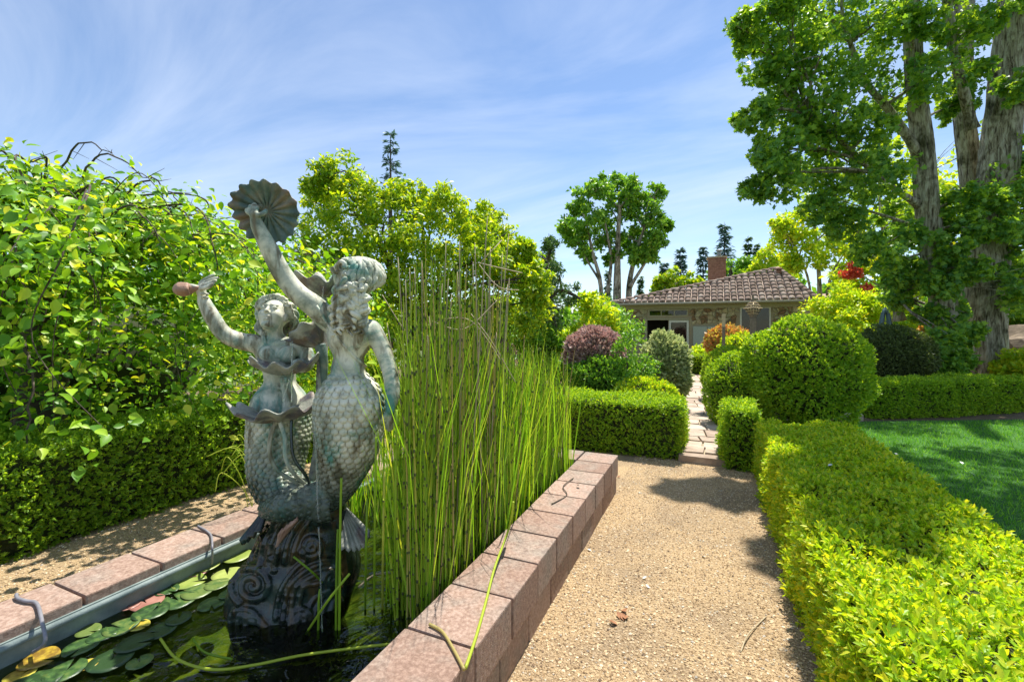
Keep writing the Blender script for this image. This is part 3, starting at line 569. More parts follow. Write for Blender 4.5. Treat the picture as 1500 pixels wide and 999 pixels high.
# ------------------------------------------------------------------ signed-distance modelling for the bronze
class Grid:
    def __init__(s, lo, hi, h):
        s.lo = np.array(lo, np.float32); s.h = h; s.n = np.ceil((np.array(hi) - np.array(lo)) / h).astype(int) + 1
        s.g = np.full(s.n, 9., np.float32)
    def _region(s, lo, hi):
        a = np.clip(np.floor((np.array(lo) - s.lo) / s.h).astype(int), 0, s.n - 1); b = np.clip(np.ceil((np.array(hi) - s.lo) / s.h).astype(int) + 1, 1, s.n)
        ax = [s.lo[i] + s.h * np.arange(a[i], b[i], dtype=np.float32) for i in range(3)]
        return tuple(slice(a[i], b[i]) for i in range(3)), ax[0][:, None, None], ax[1][None, :, None], ax[2][None, None, :]
    def _mix(s, sl, d, k, sub):
        c = s.g[sl]
        if sub:
            h = np.maximum(k - np.abs(c + d), 0) / k; s.g[sl] = np.maximum(c, -d) + h * h * k / 4
        else:
            h = np.maximum(k - np.abs(c - d), 0) / k; s.g[sl] = np.minimum(c, d) - h * h * k / 4
    def cone(s, a, b, r1, r2=None, k=.02, sub=False):
        a = np.array(a, np.float32); b = np.array(b, np.float32); r2 = r1 if r2 is None else r2; m = max(r1, r2) + max(k, .012) + s.h * 2
        sl, X, Y, Z = s._region(np.minimum(a, b) - m, np.maximum(a, b) + m)
        if 0 in s.g[sl].shape: return
        ba = b - a; L2 = max(float(ba @ ba), 1e-9)
        t = np.clip(((X - a[0]) * ba[0] + (Y - a[1]) * ba[1] + (Z - a[2]) * ba[2]) / L2, 0, 1)
        d = np.sqrt((X - a[0] - t * ba[0]) ** 2 + (Y - a[1] - t * ba[1]) ** 2 + (Z - a[2] - t * ba[2]) ** 2) - (r1 + (r2 - r1) * t)
        s._mix(sl, d, k, sub)
    def chain(s, pts, rad, k=.02, n=5, sub=False):
        sp = spline(pts, n); m = len(sp); x = np.linspace(0, len(pts) - 1, m); rr = np.interp(x, range(len(pts)), rad)
        for i in range(m - 1): s.cone(sp[i], sp[i + 1], rr[i], rr[i + 1], k, sub)
    def ell(s, c, r, k=.02, ax=None, sub=False):
        c = np.array(c, np.float32); r = np.array(r, np.float32); m = float(r.max()) + max(k, .012) + s.h * 2
        sl, X, Y, Z = s._region(c - m, c + m)
        if 0 in s.g[sl].shape: return
        X = X - c[0]; Y = Y - c[1]; Z = Z - c[2]
        if ax is not None: X, Y, Z = [v[0] * X + v[1] * Y + v[2] * Z for v in ax]
        k0 = np.sqrt((X / r[0]) ** 2 + (Y / r[1]) ** 2 + (Z / r[2]) ** 2); k1 = np.sqrt((X / r[0] ** 2) ** 2 + (Y / r[1] ** 2) ** 2 + (Z / r[2] ** 2) ** 2)
        s._mix(sl, k0 * (k0 - 1) / np.maximum(k1, 1e-6), k, sub)
    def front(s, px, py, d0=1.6, d1=3.0):
        """depth at which the ray of a pixel meets the surface"""
        d = d0
        while d < d1:
            p = (np.array(((px - 750) * d / FPX, d, CAM_H + (HZ - py) * d / FPX)) - s.lo) / s.h; i = np.round(p).astype(int)
            if (i >= 0).all() and (i < s.n).all() and s.g[tuple(i)] < 0: return d
            d += s.h
        return None
    def mesh(s, name):
        g = s.g; S = g < 0; n = np.array(g.shape) - 1
        cnt = np.zeros(n, np.int8)
        for i in (0, 1):
            for j in (0, 1):
                for k in (0, 1): cnt += S[i:i + n[0], j:j + n[1], k:k + n[2]]
        idx = np.argwhere((cnt > 0) & (cnt < 8)); m = len(idx); mp = np.full(n, -1, np.int32); mp[tuple(idx.T)] = np.arange(m)
        acc = np.zeros((m, 3)); c = np.zeros(m)
        corner = [(i, j, k) for i in (0, 1) for j in (0, 1) for k in (0, 1)]
        for a in corner:
            for ax in range(3):
                if a[ax]: continue
                b = list(a); b[ax] = 1
                va = g[tuple((idx + a).T)]; vb = g[tuple((idx + b).T)]; x = (va < 0) != (vb < 0)
                t = np.where(x, va / np.where(x, va - vb, 1), 0); p = np.tile(np.array(a, float), (m, 1)); p[:, ax] = t
                acc[x] += p[x]; c[x] += 1
        V = (idx + acc / c[:, None]) * s.h + s.lo
        F = []
        for ax in range(3):
            sl0 = [slice(None)] * 3; sl1 = [slice(None)] * 3; sl0[ax] = slice(0, -1); sl1[ax] = slice(1, None)
            e = np.argwhere(S[tuple(sl0)] != S[tuple(sl1)]); u, v = (ax + 1) % 3, (ax + 2) % 3
            e = e[(e[:, u] > 0) & (e[:, v] > 0) & (e[:, u] < n[u]) & (e[:, v] < n[v])]
            o = np.zeros(3, int); U = o.copy(); U[u] = 1; W = o.copy(); W[v] = 1
            q = np.stack([mp[tuple((e - U - W).T)], mp[tuple((e - W).T)], mp[tuple(e.T)], mp[tuple((e - U).T)]], 1)
            fl = ~S[tuple(e.T)]; q[fl] = q[fl][:, ::-1]; F.append(q)
        F = np.concatenate(F); F = F[(F >= 0).all(1)]
        W = np.c_[V[:, 0] * CA - V[:, 1] * SA, V[:, 0] * SA + V[:, 1] * CA, V[:, 2]]
        return npmesh(name, W, F, True)
def Q(px, py, d): return Vector(((px - 750) * d / FPX, d, CAM_H + (HZ - py) * d / FPX))     # local right, depth, up
def w(p): return loc2w(p[0], p[1], p[2])
fount = thing('mermaid_fountain', J(430, 931, 2.36).xy.to_3d() + Vector((0, 0, .1)), 'weathered green bronze fountain statue of two mermaids holding shells', 'statue')
def head(G, c, f, u, s=1., face=True):
    c = np.array(c); f = np.array(f, float); f /= np.linalg.norm(f); u = np.array(u, float); u -= f * (u @ f); u /= np.linalg.norm(u); r = np.cross(f, u)
    ax = (r, f, u); q = lambda a, b_, e: c + s * (a * r + b_ * f + e * u)
    G.ell(q(0, -.012, .012), s * np.array((.070, .086, .086)), .02, ax)
    G.ell(q(0, .018, -.045), s * np.array((.054, .052, .058)), .03, ax)
    G.ell(q(0, .050, -.092), s * np.array((.024, .018, .016)), .02, ax)
    if face:
        for x in (-1, 1):
            G.ell(q(x * .035, .046, -.026), s * np.array((.024, .026, .026)), .02, ax)
            G.ell(q(x * .030, .086, .008), s * np.array((.020, .016, .012)), .012, ax, True)
            G.ell(q(x * .029, .070, .006), s * np.array((.015, .012, .010)), .004, ax)
            G.cone(q(x * .012, .079, .024), q(x * .046, .068, .024), s * .007, s * .005, .01)
            G.ell(q(x * .071, -.005, -.010), s * np.array((.010, .020, .028)), .008, ax)
        G.cone(q(0, .072, .018), q(0, .091, -.024), s * .007, s * .009, .012)
        for x in (-1, 1): G.ell(q(x * .009, .084, -.027), s * np.array((.006, .007, .005)), .008, ax)
        G.ell(q(0, .072, -.050), s * np.array((.021, .011, .007)), .004, ax); G.ell(q(0, .069, -.066), s * np.array((.017, .011, .008)), .004, ax)
        G.cone(q(-.020, .082, -.058), q(.020, .082, -.058), s * .004, s * .003, .003, sub=True)
def hand(G, wrist, palm, fingers, thumb, r=.0095):
    G.cone(wrist, palm, .020, .024, .02)
    for ch in fingers + [thumb]: G.chain([palm] + ch, [r * 1.2] + [r] * (len(ch) - 1) + [r * .75], .006, 3)
# --- left mermaid, facing the camera, head thrown back
h_ = .0052
GL = Grid((-1.90, 2.12, .52), (-.90, 2.72, 1.92), h_)
dL = 2.50
tailL = [Q(410, 596, dL), Q(409, 640, dL), Q(404, 680, 2.46), Q(408, 712, 2.41), Q(434, 731, 2.35), Q(470, 738, 2.31), Q(500, 735, 2.36), Q(516, 742, 2.48)]
radL = [.143, .146, .125, .105, .088, .075, .066, .045]
GL.ell(Q(410, 592, dL), (.135, .105, .10), .04)
GL.ell(Q(410, 553, dL), (.082, .070, .11), .05)
GL.ell(Q(406, 522, dL), (.110, .080, .088), .05)
GL.cone(Q(380, 505, dL), Q(434, 505, dL), .040, .040, .05)
for x in (391, 421): GL.ell(Q(x, 519, dL - .072), (.047, .045, .046), .022)
GL.cone(Q(404, 503, dL), Q(402, 478, dL - .02), .043, .037, .03)
for x in (-1, 1): GL.cone(Q(406 + x * 3, 503, dL - .055), Q(406 + x * 24, 500, dL - .035), .010, .008, .02)
head(GL, Q(401, 462, dL - .01), (0.05, -.86, .50), (0, .5, .86), .95)
GL.chain([Q(380, 504, dL), Q(350, 499, dL - .05), Q(327, 488, dL - .09), Q(310, 463, dL - .11), Q(298, 440, dL - .12)], [.044, .037, .032, .031, .021], .02)
pw = Q(294, 425, dL - .12)
hand(GL, Q(298, 440, dL - .12), pw, [[Q(297, 416, dL - .13), Q(308, 411, dL - .14), Q(318, 407, dL - .14)], [Q(296, 419, dL - .14), Q(307, 415, dL - .16), Q(316, 411, dL - .16)],
     [Q(294, 415, dL - .12), Q(304, 408, dL - .12), Q(313, 403, dL - .11)], [Q(296, 423, dL - .15), Q(304, 421, dL - .17), Q(312, 416, dL - .17)]], [Q(288, 421, dL - .14), Q(280, 419, dL - .15), Q(273, 420, dL - .15)])
GL.chain([Q(434, 505, dL), Q(447, 516, dL - .01), Q(450, 532, dL - .04), Q(442, 536, dL - .09), Q(434, 534, dL - .12)], [.040, .033, .029, .026, .020], .02)
GL.chain(tailL, radL, .03, 4)
GL.cone(Q(409, 560, dL - .068), Q(409, 530, dL - .085), .006, .006, .03, True)      # midline
GL.ell(Q(409, 572, dL - .09), (.006, .02, .007), .006, None, True)
meL = GL.mesh('mermaid_figure'); merL = link('mermaid_figure', meL, fount, M['bronze']); tag(merL, 'front-facing mermaid with head thrown back')
# --- right mermaid, seen from behind, arm raised to the big shell
GR = Grid((-1.46, 1.92, .58), (-.50, 2.62, 2.20), h_)
dR = 2.28
tailR = [Q(512, 588, dR), Q(512, 622, dR), Q(509, 655, dR + .01), Q(502, 685, dR + .03), Q(493, 712, dR + .06), Q(474, 728, dR + .05), Q(446, 735, dR - .01), Q(415, 742, dR - .02), Q(392, 745, dR + .06)]
radR = [.150, .152, .132, .102, .076, .068, .066, .058, .040]
GR.ell(Q(512, 590, dR), (.152, .125, .12), .05)
for x in (-1, 1): GR.ell(Q(512 + x * 20, 598, dR - .055), (.082, .085, .085), .025)
GR.ell(Q(510, 543, dR), (.083, .072, .10), .06)
GR.ell(Q(513, 497, dR), (.112, .080, .100), .05)
GR.cone(Q(482, 470, dR), Q(543, 483, dR), .044, .044, .05)
for x in (-1, 1): GR.ell(Q(513 + x * 17, 490, dR - .052), (.046, .034, .052), .03)
GR.cone(Q(512, 530, dR - .080), Q(514, 478, dR - .088), .012, .010, .03, True)       # spine
GR.cone(Q(514, 472, dR), Q(524, 432, dR + .01), .043, .038, .03)
head(GR, Q(528, 412, dR + .02), (-.35, .9, .25), (.1, -.2, 1), .95)
GR.chain([Q(482, 470, dR), Q(462, 450, dR - .03), Q(436, 430, dR - .06), Q(414, 402, dR - .08), Q(394, 364, dR - .11), Q(376, 328, dR - .13)], [.050, .046, .040, .037, .034, .022], .02)
hand(GR, Q(376, 328, dR - .13), Q(373, 315, dR - .14), [[Q(375, 306, dR - .14), Q(380, 303, dR - .10), Q(380, 305, dR - .05)], [Q(371, 305, dR - .14), Q(373, 300, dR - .09), Q(375, 302, dR - .05)],
     [Q(367, 308, dR - .13), Q(367, 303, dR - .09), Q(369, 304, dR - .05)], [Q(364, 312, dR - .13), Q(362, 308, dR - .09), Q(364, 308, dR - .05)]], [Q(381, 315, dR - .15), Q(388, 311, dR - .13), Q(390, 308, dR - .09)])
GR.chain([Q(543, 483, dR), Q(558, 507, dR - .01), Q(570, 540, dR - .02), Q(575, 570, dR - .04), Q(573, 593, dR - .06)], [.045, .036, .031, .029, .019], .02)
hand(GR, Q(573, 593, dR - .06), Q(571, 605, dR - .06), [[Q(569, 614, dR - .06), Q(566, 621, dR - .05), Q(563, 626, dR - .04)], [Q(572, 615, dR - .06), Q(570, 623, dR - .05), Q(568, 629, dR - .04)],
     [Q(574, 614, dR - .05), Q(574, 622, dR - .04), Q(573, 628, dR - .03)], [Q(576, 612, dR - .04), Q(577, 618, dR - .03), Q(576, 623, dR - .02)]], [Q(566, 607, dR - .07), Q(562, 612, dR - .07), Q(560, 616, dR - .06)])
GR.chain(tailR, radR, .03, 4)
meR = GR.mesh('mermaid_figure'); merR = link('mermaid_figure', meR, fount, M['bronze']); tag(merR, 'mermaid seen from behind raising a big shell')
# --- scales, separate little plates laid over the tails
def scale_template():
    pts = []; a = np.linspace(-1, 1, 7)
    tv = [(-.5, .45, 0), (.5, .45, 0)] + [(.5 * math.cos(q), -.45 * math.sin(q) - .05, .22) for q in np.linspace(0, math.pi, 7)] + [(0, -.02, .30)]
    n = len(tv) - 1; tf = [(0, 8, n), (8, 7, n), (7, 6, n), (6, 5, n), (5, 4, n), (4, 3, n), (3, 2, n), (2, 1, n), (1, 0, n)]
    rim = [(x, y, z - .20) for x, y, z in tv[2:9]]; b0 = len(tv); tv += rim
    for i in range(6): tf += [(2 + i, 3 + i, b0 + i), (3 + i, b0 + i + 1, b0 + i)]
    return np.array(tv, float), np.array(tf)
ST = scale_template()
def scales(me, tail, rad, s0, pitch, fade):
    V = np.empty(len(me.vertices) * 3, np.float32); me.vertices.foreach_get('co', V); Fq = np.empty(len(me.polygons) * 4, np.int32); me.loops.foreach_get('vertex_index', Fq)
    bvh = BVHTree.FromPolygons([Vector(v) for v in V.reshape(-1, 3)], [tuple(f) for f in Fq.reshape(-1, 4)])
    sp = spline([w(p) for p in tail], 14); rr = np.interp(np.linspace(0, len(tail) - 1, len(sp)), range(len(tail)), rad)
    out = []; acc = s0; dist = 0; row = 0; ref = Vector((CA, SA, 0))
    for i in range(1, len(sp)):
        seg = (sp[i] - sp[i - 1]).length; dist += seg
        if dist < acc: continue
        t = (sp[min(i + 1, len(sp) - 1)] - sp[i - 1]).normalized(); a = (ref - t * ref.dot(t)).normalized(); b = t.cross(a); r = rr[i]
        sz = pitch * (.55 + .45 * min(1, r / .14)); acc = dist + sz * .62; row += 1
        n = max(6, int(2 * math.pi * r / (sz * .92)))
        for k in range(n):
            q = 2 * math.pi * (k + .5 * (row % 2)) / n; dr = a * math.cos(q) + b * math.sin(q)
            hit = bvh.ray_cast(sp[i] + dr * (r + .10), -dr, .2)
            if hit[0] is None: continue
            nn = hit[1]
            if nn.dot(dr) < .2: continue
            dn = (t - nn * t.dot(nn)).normalized(); out.append((hit[0] - nn * .0015, dn, nn, sz))
    return out
allsc = [(s, merL) for s in scales(meL, tailL, radL, .035, .039, 0)] + [(s, merR) for s in scales(meR, [Q(511, 548, dR)] + tailR, [.085] + radR, .0, .038, 0)]
def vis(s):
    v = (s[0] - Vector((0, 0, CAM_H))); return max(0, -s[2].dot(v.normalized())) * s[3] ** 2 / v.length ** 2
allsc.sort(key=lambda a: -vis(a[0]))
sme = npmesh('scale', ST[0], ST[1], True); sme.materials.append(M['bronze'])
rest = {merL.name: ([], []), merR.name: ([], [])}
for i, ((p, dn, nn, sz), owner) in enumerate(allsc):
    sd = nn.cross(-dn).normalized(); up = -dn
    mt = Matrix(((sd.x, up.x, nn.x, p.x), (sd.y, up.y, nn.y, p.y), (sd.z, up.z, nn.z, p.z), (0, 0, 0, 1))) @ Matrix.Diagonal((sz * .93, sz * 1.12, sz * .95, 1))
    if i < 300: link('scale', sme, owner, None, mt)
    else:
        A = np.array(mt); rest[owner.name][0].append(ST[0] @ A[:3, :3].T + A[:3, 3])
for owner in (merL, merR):
    L_ = rest[owner.name][0]
    if L_:
        V = np.concatenate(L_); k = len(ST[0]); F = (np.arange(len(L_)) * k)[:, None, None] + ST[1][None]
        link('scales', npmesh('scales', V, F.reshape(-1, 3), True), owner, M['bronze'])['kind'] = 'stuff'
# --- hair: many wavy locks
def locks(parent, specs):
    b = MB()
    for path, r, wav, ph in specs:
        sp = spline(path, 7); m = len(sp); pts = []
        for i, p in enumerate(sp):
            t = i / (m - 1); e = wav * min(1, t * 3)
            pts.append(p + Vector((math.sin(t * 15 + ph) * e, math.cos(t * 13 + ph * 1.7) * e * .7, math.sin(t * 11 + ph) * e * .3)))
        b.tube([w(p) for p in pts], [r * (1.0 - .55 * (i / (m - 1)) ** 2) for i in range(m)], 7)
    return b.build('hair', M['bronze'], parent, True)
sp_ = []
c = Q(528, 410, dR + .02)
for i in range(58):       # strands sweeping from the crown over the skull
    a = random.uniform(-2.2, 2.2); e = random.uniform(.2, 1.0)
    top = c + Vector((math.sin(a) * .03, -.03 * math.cos(a), .100)); up = c + Vector((math.sin(a) * .085, -.080 * math.cos(a), .072))
    side = c + Vector((math.sin(a) * .110, -.105 * math.cos(a), .005)); low = c + Vector((math.sin(a) * (.098 if math.cos(a) > .2 else .085) - .012, -.100 * max(-.3, math.cos(a)), -.035 - .05 * e * max(0, math.cos(a))))
    sp_.append(([top, up, side, low], random.uniform(.011, .017), .007, random.uniform(0, 6)))
for i in range(56):       # chunky S-curls falling down the back
    x = random.uniform(-1, 1); y0 = random.uniform(408, 455); y1 = y0 + random.uniform(26, 46)
    if y1 > 496: y1 = 496 - random.uniform(0, 8)
    k = [Q(516 + x * 24 - 5 * t + random.uniform(-3, 3), lerp(y0, y1, t), dR - .108 - .018 * random.random() + .03 * abs(x)) for t in (0, .33, .66, 1)]
    sp_.append((k, random.uniform(.011, .017), .017, random.uniform(0, 6)))
for i in range(26):       # ringlets round the left of the head and the crown
    if i < 15: p = Q(random.uniform(493, 510), random.uniform(384, 446), dR - random.uniform(-.02, .09))
    else: p = c + Vector((random.uniform(-.075, .03), random.uniform(-.08, .03), random.uniform(.060, .078)))
    q = [p + Vector((.021 * math.cos(k * 1.25 + i), .006 * k - .015, .021 * math.sin(k * 1.25 + i))) for k in range(6)]
    sp_.append((q, .0115, 0, 0))
locks(merR, sp_)
sp_ = []; c = Q(401, 458, dL + .02)
for i in range(52):
    a = random.uniform(-2.4, 2.4); tt = random.random()
    if abs(a) < .3: tt = .2
    p0 = c + Vector((math.sin(a) * .055, -.02 + .01 * math.cos(a), .075 - .02 * abs(a)))
    p1 = c + Vector((math.sin(a) * .092, .00 + .06 * tt, .055 * math.cos(a) + .015))
    p2 = c + Vector((math.sin(a) * .090, .05 + .03 * tt, -.05 - .03 * tt)); p3 = c + Vector((math.sin(a) * .075, .06, -.12 - .05 * tt))
    sp_.append(([p0, p1, p2, p3], random.uniform(.009, .014), .012, random.uniform(0, 6)))
for i in range(20):
    a = lerp(-2.1, 2.1, i / 19); p = c + Vector((math.sin(a) * .086, -.045 * math.cos(a) * .3, .078 * math.cos(a) + .004)); q = [p + Vector((.016 * math.cos(k * 1.4 + i), -.006 * k + .012, .016 * math.sin(k * 1.4 + i))) for k in range(5)]
    sp_.append((q, .010, 0, 0))
for i in range(8):
    sp_.append(([Q(384 - i * .8, 470, dL), Q(383 - i, 482, dL - .01), Q(387, 496, dL - .05), Q(386 + i, 506 + i, dL - .075)], .009, .006, i))
locks(merL, sp_)
# strap across the back, bracelet and conch
b = MB(); st = []
for k in range(15):
    t = k / 14; px, py = lerp(463, 541, t), lerp(448, 541, t) + 10 * math.sin(t * math.pi); d = GR.front(px, py)
    if d: st.append(J(px, py, d - .004))
b.tube(st, .0085, 7); b.build('strap', M['bronze'], merR, True)
b = MB(); bp = [Q(299 + 5.5 * math.cos(k * .7), 441 - k * .55 + 2 * math.sin(k * .7), dL - .12 + .03 * math.sin(k * .7)) for k in range(20)]; b.tube([w(p) for p in bp], .006, 6); b.build('bracelet', M['bronze'], merL, True)
GC = Grid((-1.80, 2.2, 1.70), (-1.55, 2.5, 1.95), .005)
GC.ell(Q(268, 424, dL - .15), (.046, .04, .034), .02); GC.cone(Q(268, 424, dL - .15), Q(290, 422, dL - .14), .03, .012, .02)
for k in range(4): GC.chain([Q(262 + k * 4, 416, dL - .17), Q(261 + k * 4, 424, dL - .195), Q(263 + k * 4, 431, dL - .17)], [.008] * 3, .008, 3)
link('conch', GC.mesh('conch'), fount, M['conch'])
# --- wave base
GB = Grid((-1.60, 1.85, -.14), (-.66, 2.75, 1.0), .0062)
for px, py, d, r in ((452, 745, 2.40, (.20, .17, .10)), (447, 785, 2.40, (.22, .19, .14)), (438, 835, 2.38, (.26, .21, .17)), (428, 885, 2.36, (.29, .24, .18)), (425, 945, 2.36, (.29, .26, .20)), (425, 1010, 2.36, (.30, .28, .2)), (485, 790, 2.44, (.12, .12, .16)), (500, 830, 2.46, (.10, .12, .14)), (372, 880, 2.28, (.13, .12, .16))):
    GB.ell(Q(px, py, d), r, .06)
base0 = GB.g.copy()
def ridge(pts, r0, r1, lift=.0):
    out = []
    for px, py in [(p.x, p.y) for p in spline([Vector((a, b, 0)) for a, b in pts], 6)]:
        d = GB.front(px, py)
        if d: out.append(Q(px, py, d - lift))
    return out, r0, r1
def spiral(px, py, R0, turns, dirn=1, ph=0): return [(px + dirn * R0 * (1 - k / (turns * 10)) * math.cos(ph + k * .628), py + R0 * .95 * (1 - k / (turns * 10)) * math.sin(ph + k * .628)) for k in range(int(turns * 10))]
rid = []
rid.append(ridge(spiral(370, 858, 33, 2.3, 1, 2.2), .017, .006, .006)); rid.append(ridge(spiral(456, 800, 17, 2.2, -1, .5), .014, .006, .003)); rid.append(ridge(spiral(398, 826, 11, 2, 1, 1), .010, .005, .002)); rid.append(ridge(spiral(440, 905, 16, 2, -1, 3), .012, .006, .002)); rid.append(ridge(spiral(488, 848, 14, 2, 1, 3), .012, .006, .002))
for k in range(4): rid.append(ridge([(404 + k * 10, 905 + k * 8), (412 + k * 10, 864), (438 + k * 8, 828 + k * 9), (474 + k * 2, 812 + k * 13), (500, 818 + k * 14)], .013, .007, .004))
for k in range(5): rid.append(ridge([(380 + k * 12, 828 - k * 1.5), (388 + k * 12, 790), (412 + k * 11, 752 + k * 2), (440 + k * 9, 744)], .012, .006, .004))
for k in range(3): rid.append(ridge([(343 + k * 10, 940), (338 + k * 11, 905), (350 + k * 9, 893 + k * 8), (376 + k * 7, 900 + k * 9), (390 + k * 4, 940)], .014, .009, .005))
for k in range(4): rid.append(ridge([(360 + k * 5, 826 - k * 4), (364 + k * 7, 800 - k * 3), (384 + k * 7, 770)], .013, .006))
for k in range(4): rid.append(ridge([(455 + k * 11, 940), (450 + k * 11, 905), (462 + k * 10, 875), (490 + k * 4, 862 + k * 6)], .012, .006))
for pts, r0, r1 in rid:
    r0 *= 1.0; m = len(pts)
    for i in range(m - 1): GB.cone(pts[i], pts[i + 1], lerp(r0, r1, i / m), lerp(r0, r1, (i + 1) / m), .008)
base = link('wave_base', GB.mesh('wave_base'), fount, M['wet']); tag(base, 'wet dark swirling wave base')
# --- shells and fins
def shell(name, c, axis, rad, depth, ribs, ruff, mat, rim=0., upv=(0, 0, 1), squash=1., thick=.007, seed=0, arc=None):
    """scalloped dish: c centre of the bottom, axis the way it opens (local right, depth, up)"""
    ax = Vector(axis).normalized(); u = Vector(upv); u = (u - ax * u.dot(ax)).normalized(); r = u.cross(ax); nr, na = 12, ribs * 8
    vs = []; fs = []; a0, a1 = (0, 2 * math.pi) if arc is None else arc
    for i in range(nr + 1):
        q = i / nr
        for k in range(na + 1):
            f = lerp(a0, a1, k / na); wv = math.cos(f * ribs + seed); lo = math.sin(f * 3 + seed * 2) * .5 + math.sin(f * 5 + seed) * .3
            R_ = rad * q * (1 + .05 * q * q * wv + .05 * q * lo); z = depth * q ** 1.8 + ruff * q ** 2.5 * (.55 * wv + .8 * lo) + .010 * q * (1 - q) * wv * 2
            vs.append(w(Vector(c) + (r * math.cos(f) + u * math.sin(f) * squash) * R_ + ax * z))
    for i in range(nr):
        for k in range(na): a = i * (na + 1) + k; fs.append((a, a + 1, a + na + 2, a + na + 1))
    b = MB(); b.add(vs, fs); me = bpy.data.meshes.new(name); me.from_pydata(b.v, [], b.f)
    bm = bmesh.new(); bm.from_mesh(me); bmesh.ops.remove_doubles(bm, verts=bm.verts, dist=1e-4); bmesh.ops.recalc_face_normals(bm, faces=bm.faces); bm.to_mesh(me); bm.free()
    for p in me.polygons: p.use_smooth = True
    o = link(name, me, fount, mat); md = o.modifiers.new('thickness', 'SOLIDIFY'); md.thickness = thick; md.offset = 0; return o
tag(shell('shell', Q(392, 310, dR - .03), (.10, -.62, -.25), .152, .03, 17, .017, M['shell'], upv=(0, 0, 1)), 'large dark scalloped shell held overhead')
tag(shell('shell_basin', Q(418, 548, 2.36), (-.02, -.10, 1), .172, .075, 9, .036, M['shellpale'], upv=(0, 1, 0), seed=1, squash=.72), 'upper ruffled shell basin')
tag(shell('shell_basin', Q(407, 616, 2.30), (-.02, -.06, 1), .212, .075, 10, .036, M['shellpale'], upv=(0, 1, 0), seed=2, squash=.8), 'lower wide shell basin')
tag(shell('shell_basin', Q(470, 437, 2.50), (-.10, -.05, 1), .145, .115, 8, .040, M['shellpale'], upv=(0, 1, 0), seed=4, squash=.8), 'shell basin behind the raised arm')
tag(shell('shell_basin', Q(468, 505, 2.40), (-.62, -.15, .75), .105, .12, 8, .018, M['shellpale'], upv=(0, 1, 0), seed=3), 'small shell cup at the ribs')
def stalk(name, pts, r, mat):
    b = MB(); sp = spline(pts, 6); rr = r if hasattr(r, '__len__') else [r] * 2
    b.tube([w(p) for p in sp], [lerp(rr[0], rr[-1], i / (len(sp) - 1)) for i in range(len(sp))], 9); return b.build(name, mat, fount, True)
stalk('basin_stem', [Q(418, 552, 2.36), Q(421, 580, 2.36), Q(418, 612, 2.33)], (.030, .018), M['bronze'])
stalk('basin_stem', [Q(470, 437, 2.50), Q(474, 470, 2.47), Q(472, 520, 2.42), Q(470, 570, 2.42), Q(468, 640, 2.42), Q(455, 712, 2.40)], (.030, .022), M['shellpale'])
stalk('basin_stem', [Q(468, 505, 2.40), Q(474, 530, 2.40), Q(473, 575, 2.42)], (.030, .015), M['shell'])
stalk('water_pipe', [Q(427, 614, 2.26), Q(427, 645, 2.24), Q(431, 672, 2.23), Q(447, 695, 2.25), Q(455, 712, 2.32)], .008, M['wet'])
stalk('basin_bracket', [Q(405, 616, 2.26), Q(396, 640, 2.24), Q(396, 668, 2.24), Q(408, 690, 2.25), Q(430, 704, 2.28), Q(448, 716, 2.33)], (.011, .009), M['bronze'])
stalk('basin_bracket', [Q(409, 616, 2.26), Q(417, 640, 2.23), Q(418, 668, 2.22), Q(428, 690, 2.24), Q(446, 708, 2.30)], (.011, .009), M['bronze'])
def fin(name, root, tip, side, spread, mat, n=9, bend=(0, 0, 0)):
    root, tip, side, bend = Vector(root), Vector(tip), Vector(side), Vector(bend); vs = []; fs = []; na = n * 4; nr = 12; dr = tip - root; nrm = dr.cross(side).normalized()
    for i in range(nr + 1):
        q = i / nr
        for k in range(na + 1):
            f = k / na * 2 - 1; ln = 1 - .22 * abs(f) ** 2 + .035 * math.cos(f * n * math.pi) * q
            vs.append(w(root + dr * q * ln + side * f * (.10 + spread * q ** 1.1) + bend * q * q + nrm * (.010 * q * math.cos(f * n * math.pi * 1.0) + .02 * q * f * f)))
    for i in range(nr):
        for k in range(na): a = i * (na + 1) + k; fs.append((a, a + 1, a + na + 2, a + na + 1))
    me = bpy.data.meshes.new(name); me.from_pydata([tuple(v) for v in vs], [], fs)
    for p in me.polygons: p.use_smooth = True
    o = link(name, me, fount, mat); md = o.modifiers.new('thickness', 'SOLIDIFY'); md.thickness = .01; md.offset = 0; return o
fin('tail_fin', Q(500, 738, 2.42), Q(527, 800, 2.34), Vector((.075, .0, .035)), 1., M['shellpale'], 7, (.01, -.03, 0))
fin('tail_fin', Q(396, 733, 2.33), Q(362, 792, 2.26), Vector((-.055, .03, -.03)), 1., M['wet'], 6, (-.01, -.02, 0))
fin('tail_fin', Q(405, 800, 2.16), Q(428, 765, 2.14), Vector((.04, .0, .03)), 1., M['conch'], 5, (0, -.01, 0))
# falling water threads and a little splash
for (x0, y0, x1, y1, d) in ((428, 500, 427, 590, 2.27), (424, 556, 414, 590, 2.24), (460, 610, 466, 760, 2.13), (467, 772, 472, 925, 2.06), (474, 420, 470, 470, 2.38)):
    b = MB(); n = 22; pts = [J(lerp(x0, x1, k / n) + random.uniform(-.5, .5), lerp(y0, y1, (k / n) ** 1.2), d) for k in range(n + 1)]; b.tube(pts, [random.uniform(.0015, .0042) for _ in pts], 6); b.build('water_thread', M['stream'], fount, True)

